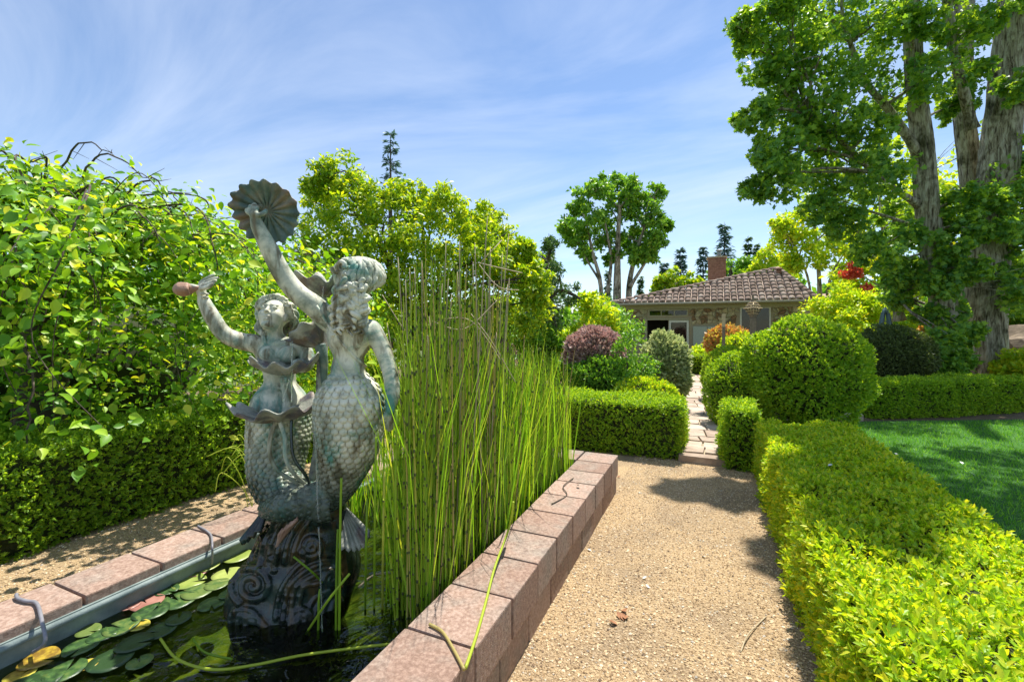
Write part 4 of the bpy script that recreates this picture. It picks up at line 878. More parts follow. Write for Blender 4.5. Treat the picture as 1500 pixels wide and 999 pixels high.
# ------------------------------------------------------------------ pond plants
def lily(px, py, rp, mat, label, group):
    p = at(px, py, WZ + .004); d = -SA * p.x + CA * p.y; r = rp * d / FPX * .82; lz = random.uniform(0, .006); vs = [(p.x, p.y, WZ + .005 + lz)]; n = 22; ph = random.uniform(0, 6.28); tl = random.choice([0, 0, 0, .04, .12])
    ring2 = []
    for k in range(n + 1):
        f = ph + .16 + (2 * math.pi - .32) * k / n; e = 1 + .04 * math.sin(3 * f + ph); curl = max(0, math.sin(f - ph * 1.7)) ** 2
        for q, z in ((.62, .0015), (1., .004 + tl * r * curl)): vs.append((p.x + math.cos(f) * r * q * e, p.y + math.sin(f) * r * q * e, WZ + .004 + lz + z + random.uniform(0, .002)))
    fs = [(0, 1 + 2 * k, 3 + 2 * k) for k in range(n)] + [(1 + 2 * k, 2 + 2 * k, 4 + 2 * k, 3 + 2 * k) for k in range(n)]
    b = MB(); b.add(vs, fs); o = b.build('lily_pad', mat, None, True); md = o.modifiers.new('thickness', 'SOLIDIFY'); md.thickness = .0015; md.offset = 1
    tag(o, label, 'lily pad', group)
gr = ('flat green lily pad floating on the dark pond', 'green lily pads'); ye = ('yellowed lily pad decaying on the pond surface', 'yellow lily pads'); li = ('pale lime lily pad near the far coping of pond', 'pale lily pads'); rd = ('curled pinkish-red lily pad on the pond', 'red lily pads')
for px, py, rp in ((163, 968, 34), (198, 944, 28), (118, 950, 26), (262, 880, 30), (222, 898, 28), (178, 920, 27), (290, 868, 26), (96, 985, 30), (150, 932, 22), (60, 1000, 30), (318, 858, 20), (235, 925, 24), (262, 908, 20), (310, 885, 22), (130, 925, 18), (30, 1010, 30), (205, 972, 20), (335, 872, 16), (245, 866, 18)): lily(px, py, rp, M['padgreen'], ('large ' if rp >= 28 else 'small ' if rp <= 20 else 'middle-sized ') + gr[0], gr[1])
for px, py, rp in ((58, 968, 28), (128, 975, 16), (205, 918, 15), (348, 862, 12), (140, 905, 12), (30, 990, 22)): lily(px, py, rp, M['padyellow'], *ye)
for px, py, rp in ((278, 853, 26), (333, 843, 24), (347, 816, 24), (303, 831, 20)): lily(px, py, rp, M['padlime'], *li)
for px, py, rp in ((215, 884, 26), (288, 838, 20), (190, 888, 16)): lily(px, py, rp, M['padred'], *rd)
# horsetail: jointed stems, a few shared stem meshes
def stem_mesh(i):
    b = MB(); n = random.randint(8, 11); path = []; rad = []; mats = []; bend = random.uniform(.0, .05); an = random.uniform(0, 6.28); z = 0
    for k in range(n):
        e = (k + 1) / n * (1 + random.uniform(-.02, .02))
        for zz, rr in ((z + .001, 1.), (e - .010, .96), (e - .009, 1.10), (e, 1.06)):
            path.append(Vector((math.cos(an) * bend * zz * zz, math.sin(an) * bend * zz * zz, zz))); rad.append(rr * (1 - .45 * zz))
        z = e
    path.append(path[-1] + Vector((0, 0, .012))); rad.append(.2)
    b.tube(path, [r * .0058 for r in rad], 5); me = b.mesh('stem', True); me.materials.append(M['stem']); me.materials.append(M['stemnode'])
    for p in me.polygons:
        seg = (p.index // 5) % 4 if p.index < 5 * (len(path) - 1) else 0
    for p in me.polygons:
        zc = [me.vertices[v].co.z for v in p.vertices]; p.material_index = 1 if max(zc) - min(zc) < .0105 and len(p.vertices) == 4 else 0
    return me
SM = [stem_mesh(i) for i in range(14)]
def stems(parent, pts, hfun, lean, dry=0):
    for (x, y) in pts:
        h = hfun(x, y); me = random.choice(SM); th = random.gauss(0, lean); a = random.uniform(0, 6.28)
        mt = Matrix.Translation((x, y, WZ - .15)) @ Matrix.Rotation(a, 4, 'Z') @ Matrix.Rotation(th, 4, 'X') @ Matrix.Rotation(random.uniform(0, 6.28), 4, 'Z') @ Matrix.Diagonal((random.uniform(.6, 1.3),) * 2 + (h,)).to_4x4()
        link('stem', me, parent, None, mt)
t = thing('horsetail_clump', (-1.5, 2.3, WZ), 'dense clump of tall jointed horsetail stems beside the mermaids', 'plant')
pts = []
while len(pts) < 295:
    y = 1.72 + 1.15 * random.random(); x = -1.20 - random.random() ** 1.25 * (.28 + .25 * min(1, (y - 1.6)))
    d_ = -SA * x + CA * y
    if 750 + FPX * (CA * x + SA * y) / d_ > (572 if random.random() < .93 else 535): pts.append((x, y))
def sm_h(x, y):
    top = np.interp(y, [1.7, 2.0, 2.4, 2.9], [1.20, 1.62, 1.85, 1.45]) if y < 2.9 else 1.4
    return top * random.choice([1.05, 1, .95, .9, .82, .74, .66, .58, 1.1])
stems(t, pts, sm_h, .05)
t2 = thing('horsetail_clump', (-1.5, 3.5, WZ), 'long lower row of bright rushes along the far inner pond edge', 'plant')
pts = [(-1.20 - random.random() ** 1.3 * .50, 2.72 + 1.46 * random.random()) for _ in range(298)]
stems(t2, pts, lambda x, y: np.interp(y, [2.7, 3.3, 4.2], [1.32, 1.30, 1.25]) * random.uniform(.72, 1.08), .05)
t3 = thing('horsetail_clump', (-2.1, 3.4, WZ), 'loose rushes in the middle of the pond behind the mermaids', 'plant')
pts = [(-2.45 + .85 * random.random(), 2.75 + 1.4 * random.random()) for _ in range(190)]
stems(t3, pts, lambda x, y: random.uniform(.6, 1.25), .07)
# fine blades between the stems
def blades(parent, n, region, h0, h1, lean=.2, width=.012):
    x0, x1, y0, y1 = region; P = np.c_[x0 + (x1 - x0) * rng.random(n), y0 + (y1 - y0) * rng.random(n), np.full(n, WZ - .05)]; P = P[(750 + FPX * (CA * P[:, 0] + SA * P[:, 1]) / (-SA * P[:, 0] + CA * P[:, 1]) > 565) | (P[:, 1] > 2.6)]; n = len(P)
    D = unit(np.c_[rng.normal(0, lean, (n, 2)), np.ones(n)]); leaves('blades', P, D, randu(n), h0 + (h1 - h0) * rng.random(n), width, M['reed'], parent, T_BLADE)
blades(t, 700, (-1.75, -1.2, 1.75, 2.9), .5, 1.6, .09, .007)
blades(t2, 1100, (-1.85, -1.19, 2.7, 4.18), .5, 1.35, .08, .010)
blades(t3, 900, (-2.55, -1.5, 2.6, 4.18), .5, 1.2, .12, .011)
gl = thing('grass_tuft', at(368, 742, .2), 'loose arching grass blades by the left coping', 'plant'); p_ = at(372, 770, WZ)
b = MB()
for k in range(9):
    a = Vector((p_.x + random.uniform(-.06, .12), p_.y + random.uniform(-.1, .15), WZ - .05)); e = a + Vector((random.uniform(-.22, .04), random.uniform(-.25, .05), random.uniform(.45, .8)))
    b.tube(spline([a, a.lerp(e, .5) + Vector((.03, .02, .06)), e, e + Vector((random.uniform(-.12, .02), random.uniform(-.15, .05), random.uniform(-.12, .04)))], 5), .0028, 4)
b.build('blade', M['stem'], gl, True)
# wispy dry stalks above the clump
b = MB()
for k in range(36):
    x, y = -1.22 - .4 * random.random(), 2.0 + .8 * random.random(); h = random.uniform(1.3, 2.0); a = Vector((x, y, WZ)); lx = random.gauss(0, .13); e = a + Vector((lx, random.gauss(0, .10), h))
    b.tube(spline([a, a.lerp(e, .6) + Vector((0, 0, .02)), e], 4), [.0045] * 4 + [.0035] * 4 + [.002], 4)
for (x0, y0, x1, y1, x2, y2) in ((632, 470, 680, 482, 728, 440), (690, 460, 720, 500, 755, 560), (560, 432, 590, 480, 610, 500), (640, 470, 690, 470, 735, 530), (700, 385, 730, 392, 765, 400), (702, 388, 730, 420, 760, 425), (705, 384, 722, 366, 735, 352)):
    d = 2.62; b.tube(spline([J(x0, y0, d), J(x1, y1, d - .05), J(x2, y2, d + .05)], 6), .0028, 4)
o = b.build('dry_stalk', M['drystem'], t, True); o['kind'] = 'stuff'
# bent stems over the coping and across the water
def strand(name, pts, r, mat, label, cat, group=None):
    b = MB(); b.tube(spline(pts, 7), r, 6); return tag(b.build(name, mat, None, True), label, cat, group)
strand('bent_stem', [J(752, 735, 2.55), at(745, 775, .45), at(725, 830, .40), at(712, 880, .374), at(698, 930, .37), at(682, 978, .369)], .0065, M['stem'], 'fallen green horsetail stem lying across the near cap blocks', 'plant stem')
strand('bent_stem', [at(629, 914, .370), at(648, 925, .371), at(664, 950, .371), at(680, 980, .371)], .0065, M['stem'], 'short bent green stem resting on the near cap block', 'plant stem')
strand('floating_stem', [at(235, 935, WZ + .01), at(260, 965, WZ + .012), at(310, 980, WZ + .012), at(370, 974, WZ + .012), at(450, 958, WZ + .014), at(560, 944, WZ + .014), at(625, 938, WZ + .02)], .0055, M['stem'], 'long green stem floating across the water by the statue foot', 'plant stem')
strand('floating_stem', [at(283, 935, WZ + .01), at(300, 955, WZ + .012), at(340, 965, WZ + .012)], .0045, M['stem'], 'short curved green stem floating among the lily pads', 'plant stem')
strand('bent_stem', [at(448, 928, WZ - .03), J(480, 880, 2.0), J(512, 840, 2.02)], .0055, M['stem'], 'slanted green stem crossing in front of the wave base', 'plant stem')
strand('bent_stem', [at(484, 868, WZ - .03), J(462, 842, 2.12), J(430, 815, 2.1)], .0045, M['stem'], 'thin arched stem leaning on the dark statue base', 'plant stem')
for px, y1 in ((492, 775), (497, 700), (466, 862), (560, 690), (535, 730), (548, 640), (578, 600)):
    strand('loose_stem', [at(px, 935 if px < 520 else 900, WZ - .04), J(px + 1, (y1 + 900) / 2, 2.1), J(px + 3, y1, 2.12)], .0055, M['stem'], 'single upright green stem standing in the water near the statue', 'plant stem', 'single stems by the statue')
strand('grey_cable', [at(48, 955, WZ + .03), J(66, 940, 1.86), at(62, 912, .372), at(54, 884, .372), at(38, 880, .372), at(26, 876, .372), at(24, 870, .374)], .0075, M['root'], 'grey bent cable hanging over the coping into the pond', 'cable')
strand('grey_cable', [at(310, 826, WZ + .03), at(311, 802, .372), at(308, 782, .370), at(290, 770, .366)], .006, M['root'], 'thin dark cable crossing the coping joint near the statue', 'cable')
b = MB(); p = at(248, 838, WZ + .05); b.tube([p + Vector((-.10, .03, .0)), p + Vector((-.02, .0, 0)), p + Vector((.05, -.06, .0))], .022, 12, False); q_ = b.build('pvc_pipe', M['pvc'], None, True); md = q_.modifiers.new('thickness', 'SOLIDIFY'); md.thickness = .004
tag(q_, 'short grey plastic pipe end poking from the pond side', 'pipe')
strand('dry_twig', [at(525, 860, WZ + .01), at(548, 842, WZ + .03), at(580, 838, WZ + .04)], .006, M['drystem'], 'pale dry twig lying in the shallow water beside the statue', 'twig')
# ------------------------------------------------------------------ litter
def litter(name, px, py, z, s, mat, label, cat, group=None, n=1):
    p = at(px, py, z); b = MB()
    for k in range(n):
        q = Vector((p.x + random.uniform(-.5, .5) * s * (n > 1), p.y + random.uniform(-1, 1) * s * (n > 1), z + .004)); a = random.uniform(0, 6.28); D = Vector((math.cos(a), math.sin(a), random.uniform(.1, .4))); S_ = Vector((-math.sin(a), math.cos(a), random.uniform(-.3, .3)))
        tv = [(0, 0, 0), (.3, -.32, .12), (.7, -.28, .16), (1, 0, .10), (.7, .28, .2), (.3, .32, .14), (.5, 0, 0)]
        b.add([q + D * u * s + S_ * v * s + Vector((0, 0, w_ * s)) for u, v, w_ in tv], [(0, 1, 6), (1, 2, 6), (2, 3, 6), (3, 4, 6), (4, 5, 6), (5, 0, 6)])
    tag(b.build(name, mat, None, True), label, cat, group)
for q in ((912, 893), (916, 902), (909, 908), (905, 916), (914, 910)): litter('dry_leaf', q[0], q[1], 0, .05, M['brownleaf'], 'curled reddish-brown dead leaf in a little heap on the gravel', 'leaf', 'dead leaves heaped on the gravel')
litter('dry_leaf', 905, 700, 0, .04, M['brownleaf'], 'small dry leaf on gravel beside the pond corner', 'leaf')
for q in ((941, 848), (951, 862), (1028, 815), (866, 807), (935, 722)): litter('petal', q[0], q[1], 0, .028, M['petal'], 'pale petal lying on the tan gravel', 'petal', 'pale petals on the gravel')
for q in ((1324, 635), (1410, 680), (1429, 697), (1315, 667), (1360, 628)): litter('petal', q[0], q[1], .03, .05, M['petal'], 'pale petal lying on the green lawn', 'petal', 'pale petals on the lawn')
for q in ((1213, 683), (1380, 925)): litter('petal', q[0], q[1], .62, .035, M['petal'], 'pale petal resting on top of the long hedge', 'petal', 'pale petals on the hedge')
litter('dry_leaf', 845, 712, .365, .04, M['petal'], 'pale leaf lying on a far cap block', 'leaf')
strand('dry_twig', [at(1085, 955, .004), at(1095, 930, .02), at(1110, 914, .01), at(1122, 903, .006)], .003, M['drystem'], 'thin curved dry twig on gravel near the hedge foot', 'twig')
strand('dry_twig', [at(840, 700, .368), at(825, 712, .372), at(830, 725, .366), at(808, 738, .368)], .004, M['bark_dark'], 'dark curly twig on the far cap blocks', 'twig')

# ------------------------------------------------------------------ house
WY = 22.0; EY = 21.3
house = thing('stone_house', (0, WY, 0), 'low stone house with clay tile roof beyond the garden', 'house')
hx0, hx1 = onY(912, 450, WY).x, onY(1192, 445, WY).x; EZ = 2.68
zw = lambda px, py: onY(px, py, WY).z
xw = lambda px: onY(px, 460, WY).x
opens = []   # x0,x1,z0,z1
def op(a, b_, c, d): r = (xw(a), xw(b_), zw((a + b_) / 2, d), zw((a + b_) / 2, c)); opens.append(r); return r
W_r = op(1084, 1129, 449.5, 503); W_t = op(950, 1008, 453.5, 463.5); W_l = op(948, 979, 469, 520); W_d = op(980, 1009, 469.5, 520); PAN = op(1015, 1080, 478, 520)
# backing wall built round the openings
def wall_with_holes(x0, x1, z0, z1, y0, y1, holes, name, mat, parent):
    xs = sorted({x0, x1, *[h[0] for h in holes], *[h[1] for h in holes]}); zs = sorted({z0, z1, *[max(z0, h[2]) for h in holes], *[min(z1, h[3]) for h in holes]}); b = MB()
    for i in range(len(xs) - 1):
        for k in range(len(zs) - 1):
            cx, cz = (xs[i] + xs[i + 1]) / 2, (zs[k] + zs[k + 1]) / 2
            if any(h[0] < cx < h[1] and h[2] < cz < h[3] for h in holes): continue
            b.box(xs[i], xs[i + 1], y0, y1, zs[k], zs[k + 1])
    return b.build(name, mat, parent)
for i, h in enumerate(opens): opens[i] = (h[0], h[1], max(.05, h[2]), h[3])
holes4 = [opens[0], opens[1], opens[2], opens[3]]
wall = wall_with_holes(hx0, hx1, 0, 2.75, WY, WY + .25, holes4, 'wall', M['mortar'], house)
b = MB(); b.box(hx0, hx0 + .25, WY + .26, 29, 0, 2.7); b.box(hx1 - .25, hx1, WY + .26, 29, 0, 2.7); b.build('side_wall', M['fstone'], house)
b = MB(); b.box(hx0 + .3, hx1 - .3, 25, 25.1, 0, 2.7); b.box(hx0 + .3, hx1 - .3, WY + .3, 25, .0, .04); b.build('interior', M['room'], house)
# field stones, each its own piece
nx, nz = 50, 15; gx = np.linspace(hx0, hx1, nx + 1); gz = np.linspace(.0, 2.66, nz + 1); gp = {}
for i in range(nx + 1):
    for k in range(nz + 1):
        sh = .5 * (gx[1] - gx[0]) * (k % 2)
        gp[i, k] = (min(hx1, max(hx0, gx[i] + sh + random.uniform(-.08, .08))), min(2.66, max(0, gz[k] + random.uniform(-.09, .09) * (0 < k < nz))))
for k in range(nz):
    for i in range(nx):
        q = [gp[i, k], gp[i + 1, k], gp[i + 1, k + 1], gp[i, k + 1]]
        q.insert(2, ((q[1][0] + q[2][0]) / 2 + random.uniform(-.03, .05), (q[1][1] + q[2][1]) / 2)); q.append(((q[4][0] + q[0][0]) / 2 + random.uniform(-.05, .03), (q[4][1] + q[0][1]) / 2))
        cx, cz = sum(a for a, _ in q) / 6, sum(c for _, c in q) / 6
        ov = False
        for h in opens:
            if h[0] - .12 < cx < h[1] + .12 and h[2] - .12 < cz < h[3] + .11: ov = True
        if ov or cz < 1.2: continue
        poly = [Vector((lerp(a, cx, .07), WY - .001, lerp(c, cz, .09))) for a, c in q]
        b = MB(); b.prism(poly, (0, -.035 - random.random() * .03, 0), .02); b.build('stone', M['fstone'], wall)
def window(h, name, mat, mull=(), fw=.06):
    x0, x1, z0, z1 = h; b = MB(); y0, y1 = WY - .05, WY + .08
    b.box(x0, x0 + fw, y0, y1, z0, z1); b.box(x1 - fw, x1, y0, y1, z0, z1); b.box(x0 + fw, x1 - fw, y0, y1, z1 - fw, z1); b.box(x0 + fw, x1 - fw, y0, y1, z0, z0 + fw)
    for m in mull: b.box(lerp(x0, x1, m) - fw * .4, lerp(x0, x1, m) + fw * .4, y0 + .004, y1 - .004, z0 + fw, z1 - fw)
    f = b.build(name, mat, house)
    b = MB(); b.box(x0 + fw, x1 - fw, WY + .02, WY + .028, z0 + fw, z1 - fw); b.build('pane', M['glass'], f)
window(opens[0], 'window', M['white'], (.5,)); window(opens[1], 'window', M['greentrim'], (.33, .66), .05); window(opens[3], 'door', M['white'], (), .09)
b = MB(); h = opens[2]; b.box(h[0] - .12, h[0], WY - .04, WY + .1, .0, h[3] + .06); b.box(h[0], opens[3][1], WY - .045, WY + .1, h[3], h[3] + .07); b.build('door_frame', M['greentrim'], house)
h = PAN; n = 3
for k in range(n):
    b = MB(); b.box(lerp(h[0], h[1], k / n) + .01, lerp(h[0], h[1], (k + 1) / n) - .01, WY - .12, WY - .068, .3, h[3]); b.build('panel', M['palepanel'], house, False, .008)
# eave beam, soffit, gutter
ex0, ex1 = onY(897, 440, EY).x, onY(1196, 437, EY).x
b = MB(); b.box(ex0, ex1, EY + .02, WY + .3, EZ - .005, EZ + .02); b.build('soffit', M['greentrim'], house)
b = MB(); b.box(hx0, hx1, WY - .09, WY - .002, EZ - .19, EZ - .006); b.build('beam', M['greentrim'], house)
b = MB(); b.tube([(ex0, EY - .04, EZ + .03), (ex1, EY - .04, EZ + .03)], .055, 8); b.build('gutter', M['gutter'], house, True)
apex = onY(1139, 395, 24.0); E0, E1 = Vector((ex0, EY, EZ + .06)), Vector((ex1, EY, EZ + .06)); B0, B1 = Vector((ex0, 29.5, EZ + .06)), Vector((ex1 + .2, 29.5, EZ + .06)); apb = apex + Vector((-.1, 2.6, .0))
b = MB(); b.add([E0, E1, apex, apb, B1, B0], [(0, 1, 2), (1, 4, 3, 2), (4, 5, 3), (5, 0, 2, 3)]); roof = b.build('roof', M['tile'], house)
sl = (apex - Vector((apex.x, EY, EZ + .06))); pn = (E1 - E0).cross(sl).normalized()
if pn.z < 0: pn = -pn
# barrel tiles, each its own piece
bm = MB(); n = 6; TL = .40; vs = []
for z in (0, 1):
    for k in range(n + 1):
        a = math.pi * k / n; rr = .125 - .018 * z; vs.append((-math.cos(a) * rr, z * TL, math.sin(a) * rr * .75 + .035 * (1 - z)))
for k in range(n + 1):
    a = math.pi * k / n; rr = .105; vs.append((-math.cos(a) * rr, 0, math.sin(a) * rr * .75 + .012))
fs = [(k, k + 1, n + 2 + k, n + 1 + k) for k in range(n)] + [(2 * n + 2 + k, 2 * n + 3 + k, k + 1, k) for k in range(n)]
me_t = bpy.data.meshes.new('roof_tile'); me_t.from_pydata(vs, [], fs); me_t.materials.append(M['tile'])
for p in me_t.polygons: p.use_smooth = True
xax = Vector((1, 0, 0)); yax = sl.normalized(); zax = xax.cross(yax).normalized(); slen = sl.length
xx = ex0 + .13; ntile = 0
while xx < ex1 - .1:
    f = (xx - ex0) / (apex.x - ex0) if xx < apex.x else (ex1 - xx) / (ex1 - apex.x); lim = slen * f; s = -.06
    while s < lim - .2:
        o_ = Vector((xx + random.uniform(-.008, .008), EY, EZ + .06)) + yax * s + zax * .01
        mt = Matrix(((xax.x, yax.x, zax.x, o_.x), (xax.y, yax.y, zax.y, o_.y), (xax.z, yax.z, zax.z, o_.z), (0, 0, 0, 1))); link('roof_tile', me_t, roof, None, mt); ntile += 1; s += .335
    xx += .262
def ridge_caps(a, b_, n):
    d = (b_ - a) / n; y = d.normalized(); x = y.cross(Vector((0, 0, 1))).normalized(); z = x.cross(y)
    for k in range(n):
        o_ = a + d * k + z * .04; mt = Matrix(((x.x, y.x, z.x, o_.x), (x.y, y.y, z.y, o_.y), (x.z, y.z, z.z, o_.z), (0, 0, 0, 1))); link('ridge_tile', me_t, roof, None, mt)
ridge_caps(E0, apex, 22); ridge_caps(E1, apex, 10)
# chimney
ch = J(1050, 400, 22.3); zt = J(1050, 379, 22.3).z
chim = MB(); chim.box(ch.x - .40, ch.x + .40, ch.y - .3, ch.y + .4, EZ, zt); chim = chim.build('chimney', M['brickchim'], house)
for row in range(9):
    for k in range(4):
        z0 = zt - .05 - (row + 1) * .125; x0 = ch.x - .40 + k * .2 - (.1 if row % 2 else 0); x1 = min(ch.x + .40, x0 + .192); x0 = max(ch.x - .40, x0)
        if x1 - x0 < .05: continue
        b = MB(); b.box(x0, x1, ch.y - .318, ch.y - .301, z0, z0 + .115); b.build('brick', M['brickchim'], chim)
b = MB(); b.box(ch.x - .46, ch.x + .46, ch.y - .36, ch.y + .46, zt + .001, zt + .07); b.build('cap', M['mortar'], chim)
b = MB(); b.tube([(ch.x + .1, ch.y, zt + .07), (ch.x + .1, ch.y, zt + .38)], .09, 10); b.tube([(ch.x + .1, ch.y, zt + .36), (ch.x + .1, ch.y, zt + .43)], [.17, .12], 10); b.build('flue', M['pvc'], chim, True)
b = MB(); p = onY(1141, 402, 23.4); b.tube([p, p + Vector((0, 0, .25))], .10, 10); b.tube([p + Vector((0, 0, .2)), p + Vector((0, 0, .3))], [.17, .1], 10); b.build('roof_vent', M['brickchim'], house, True)
# neighbouring low roof bit to the right
nb = thing('garden_shed', onY(1225, 470, 27.5).xy.to_3d(), 'far low dark roof showing right of the stone house', 'building')
p = onY(1232, 445, 27.5); b = MB(); b.box(p.x - 1.9, p.x + 1.9, 27.5, 30, 0, p.z - .05); b.build('wall', M['fstone'], nb); b = MB(); b.prism([Vector((p.x - 2.2, 27.1, p.z - .1)), Vector((p.x + 2.2, 27.1, p.z - .1)), Vector((p.x + 1.6, 29, p.z + .5)), Vector((p.x - 1.6, 29, p.z + .5))], (0, 0, .12)); b.build('roof', M['tile'], nb)
# finial post, plain post, obelisk, boulder
t = thing('birdhouse_post', J(1103, 500, 11.5).xy.to_3d(), 'dark post topped by a diamond-shaped woven lantern', 'post')
pz = J(1103, 466, 11.5); b = MB(); b.box(pz.x - .07, pz.x + .07, pz.y - .07, pz.y + .07, 0, pz.z); b.build('post', M['woodpost'], t, False, .01)
ct = J(1103, 452, 11.5); hw = .20
b = MB(); b.tube([pz + Vector((0, 0, -.01)), ct + Vector((0, 0, -.10)), ct, ct + Vector((0, 0, .10)), ct + Vector((0, 0, .2)), ct + Vector((0, 0, .34))], [.06, .13, hw, .14, .045, .01], 4); b.build('birdhouse', M['woodpost'], t)  # woven diamond-shaped birdhouse with a pointed finial, not a lamp
for k in range(5):
    f = -1 + 2 * (k + .5) / 5
    for sgn in (-1, 1):
        b = MB(); rr = Matrix.Rotation(R(45), 4, 'Z')
        z = f * .17; wd = hw * (1 - abs(f) * .62) + .012
        if sgn > 0: b.tube([ct + Vector((-wd, -.02, z)), ct + Vector((0, -wd, z + .02)), ct + Vector((wd, -.02, z))], .012, 5)
        else: b.tube([ct + Vector((f * .14, -hw * .8, -.15 * (1 - abs(f)))), ct + Vector((f * .16, -hw * .9 * (1 - abs(f) * .6), .0)), ct + Vector((f * .10, -hw * .55, .15 * (1 - abs(f))))], .012, 5)
        b.build('lath', M['palewood'], t, True)
t = thing('garden_stake', J(1060, 505, 11.0).xy.to_3d(), 'slim wooden stake with pale tip among the far shrubs', 'post')
pz = J(1060, 462, 11.0); b = MB(); b.box(pz.x - .035, pz.x + .035, pz.y - .035, pz.y + .035, 0, pz.z); b.build('stake', M['woodpost'], t); b = MB(); b.box(pz.x - .04, pz.x + .04, pz.y - .04, pz.y + .04, pz.z - .28, pz.z + .04); b.build('tip', M['palewood'], t)
t = thing('obelisk_trellis', J(1297, 540, 13.5).xy.to_3d(), 'blue-grey wooden garden obelisk behind the dark round shrub', 'trellis')
c = J(1297, 455, 13.5)
for sx, sy in ((-1, -1), (1, -1), (1, 1), (-1, 1)):
    b = MB(); b.tube([(c.x + sx * .34, c.y + sy * .34, 0), (c.x + sx * .05, c.y + sy * .05, c.z - .05)], .04, 4); b.build('leg', M['bluewood'], t)
for z, hw in ((.7, .25), (1.3, .17)):
    for sx in (-1, 1):
        b = MB(); b.tube([(c.x - hw, c.y + sx * hw, z), (c.x + hw, c.y + sx * hw, z)], .02, 4); b.build('rung', M['bluewood'], t)
b = MB(); b.tube([c + Vector((0, 0, -.06)), c, c + Vector((0, 0, .1))], [.09, .08, .02], 6); b.build('cap', M['bluewood'], t)
def boulder(px, py, d, r, label):
    c = J(px, py, d); bm = bmesh.new(); bmesh.ops.create_icosphere(bm, subdivisions=3, radius=1)
    for v in bm.verts:
        n = v.co.copy(); f = 1 + .14 * math.sin(n.x * 4 + px) * math.sin(n.y * 5) + .10 * math.sin(n.z * 7 + n.x * 3); v.co = Vector((c.x + n.x * r[0] * f, c.y + n.y * r[1] * f, max(-.05, r[2] * .75 + n.z * r[2] * f)))
    me = bpy.data.meshes.new('boulder'); bm.to_mesh(me); bm.free(); tag(link('boulder', me, None, M['rock']), label, 'boulder')
boulder(1492, 520, 14.8, (.9, .8, .95), 'large tan boulder beside the big tree trunk')

# ------------------------------------------------------------------ shrubs
def cloud_shrub(name, label, px0, px1, ytop, d, mat, leaf, nsub=10, per=60, tmpl=T_KITE, cat='shrub', group=None, width=.5, zb=.0, dd=None, droop=-.2, core=True, subf=.42):
    c = J((px0 + px1) / 2, ytop, d); rw = (px1 - px0) / 2 * d / FPX; H_ = c.z; blobs = []
    k = max(3, int(H_ / rw * 3))
    t = thing(name, (c.x, c.y, 0), label, cat, group); b = MB()
    for i in range(9):
        a = i * 2.4; z = H_ * (.25 + .55 * random.random()); rr = rw * .55; e = Vector((c.x + math.cos(a) * rr, c.y + math.sin(a) * rr, z)); blobs.append((e, min(rw, H_ * .4) * .52))
        b.tube([(c.x + math.cos(a) * .05, c.y + math.sin(a) * .05, 0), e.lerp(Vector((c.x, c.y, z * .6)), .5), e], [.018, .012, .006], 5)
    blobs.append((Vector((c.x, c.y, H_ - rw * .4)), rw * .5)); blobs.append((Vector((c.x, c.y, H_ * .5)), rw * .6))
    b.build('stems', M['bark_dark'], t, True)
    P, N = clump_cloud(blobs, nsub, per, subf); k_ = (P[:, 2] > .02) & (P[:, 2] < H_ * 1.04); P, N = P[k_], N[k_]; n = len(P); D = randu(n); D[:, 2] -= droop
    leaves('foliage', P, D, N, leaf * (.6 + .8 * rng.random(n)), width, mat, t, tmpl)
    return t
# purple heather-like mound: outward sprigs
ball('purple_shrub', 'rounded dusty purple-brown shrub behind the end hedge', J(872, 520, 8.9), (.50, .5, .46), 2600, .085, 4, M['purple'], amp=.05, spread=.5)
ball('green_skirt_shrub', 'dark green shrub below the purple mound', J(880, 556, 8.5), (.62, .5, .42), 1500, .06, 5, M['green'])
cloud_shrub('leafy_shrub', 'loose light green leggy shrub between purple mound and path', 888, 962, 468, 7.9, M['green'], .075, 8, 26, cat='shrub', width=.4, subf=.5)
ball('sage_shrub', 'grey-green upright rosemary-like shrub beside the flagstones', J(975, 542, 8.7), (.36, .4, .62), 1900, .10, 4, M['sage'], amp=.08, spread=.35)
ball('low_shrub', 'low yellow-green mound spilling onto the flagstones', J(945, 582, 7.6), (.50, .35, .30), 1200, .05, 5, M['lime'])
cloud_shrub('lime_bush', 'bright lime-green bush left of the house corner', 815, 906, 430, 13, M['lime'], .13, 16, 60)
cloud_shrub('leafy_plants', 'low leafy green plants in front of the house panels', 1000, 1052, 503, 16.6, M['lime'], .12, 10, 40)
ball('flower_bush', 'round orange-pink flowering bush below the house window', J(1066, 503, 14.5), (.62, .5, .50), 900, .10, 4, M['orange'])
ball('lime_mound', 'yellow-green mound beside the orange flowering bush', J(1090, 512, 13.2), (.6, .5, .4), 800, .09, 4, M['lime'])
cloud_shrub('variegated_bush', 'light variegated bush right of the stone house', 1188, 1296, 418, 15, M['lime'], .14, 18, 62)
cloud_shrub('red_maple', 'small red-leaved maple right of the house', 1222, 1275, 390, 19, M['red'], .16, 14, 50, cat='tree')
cloud_shrub('red_bush', 'reddish shrub glimpsed behind the rushes', 700, 752, 492, 9.4, M['purple'], .09, 10, 40)
cloud_shrub('pink_bush', 'pinkish leafy bush between dark shrub and trunk', 1336, 1372, 478, 12.8, M['orange'], .10, 8, 40)
i = 0
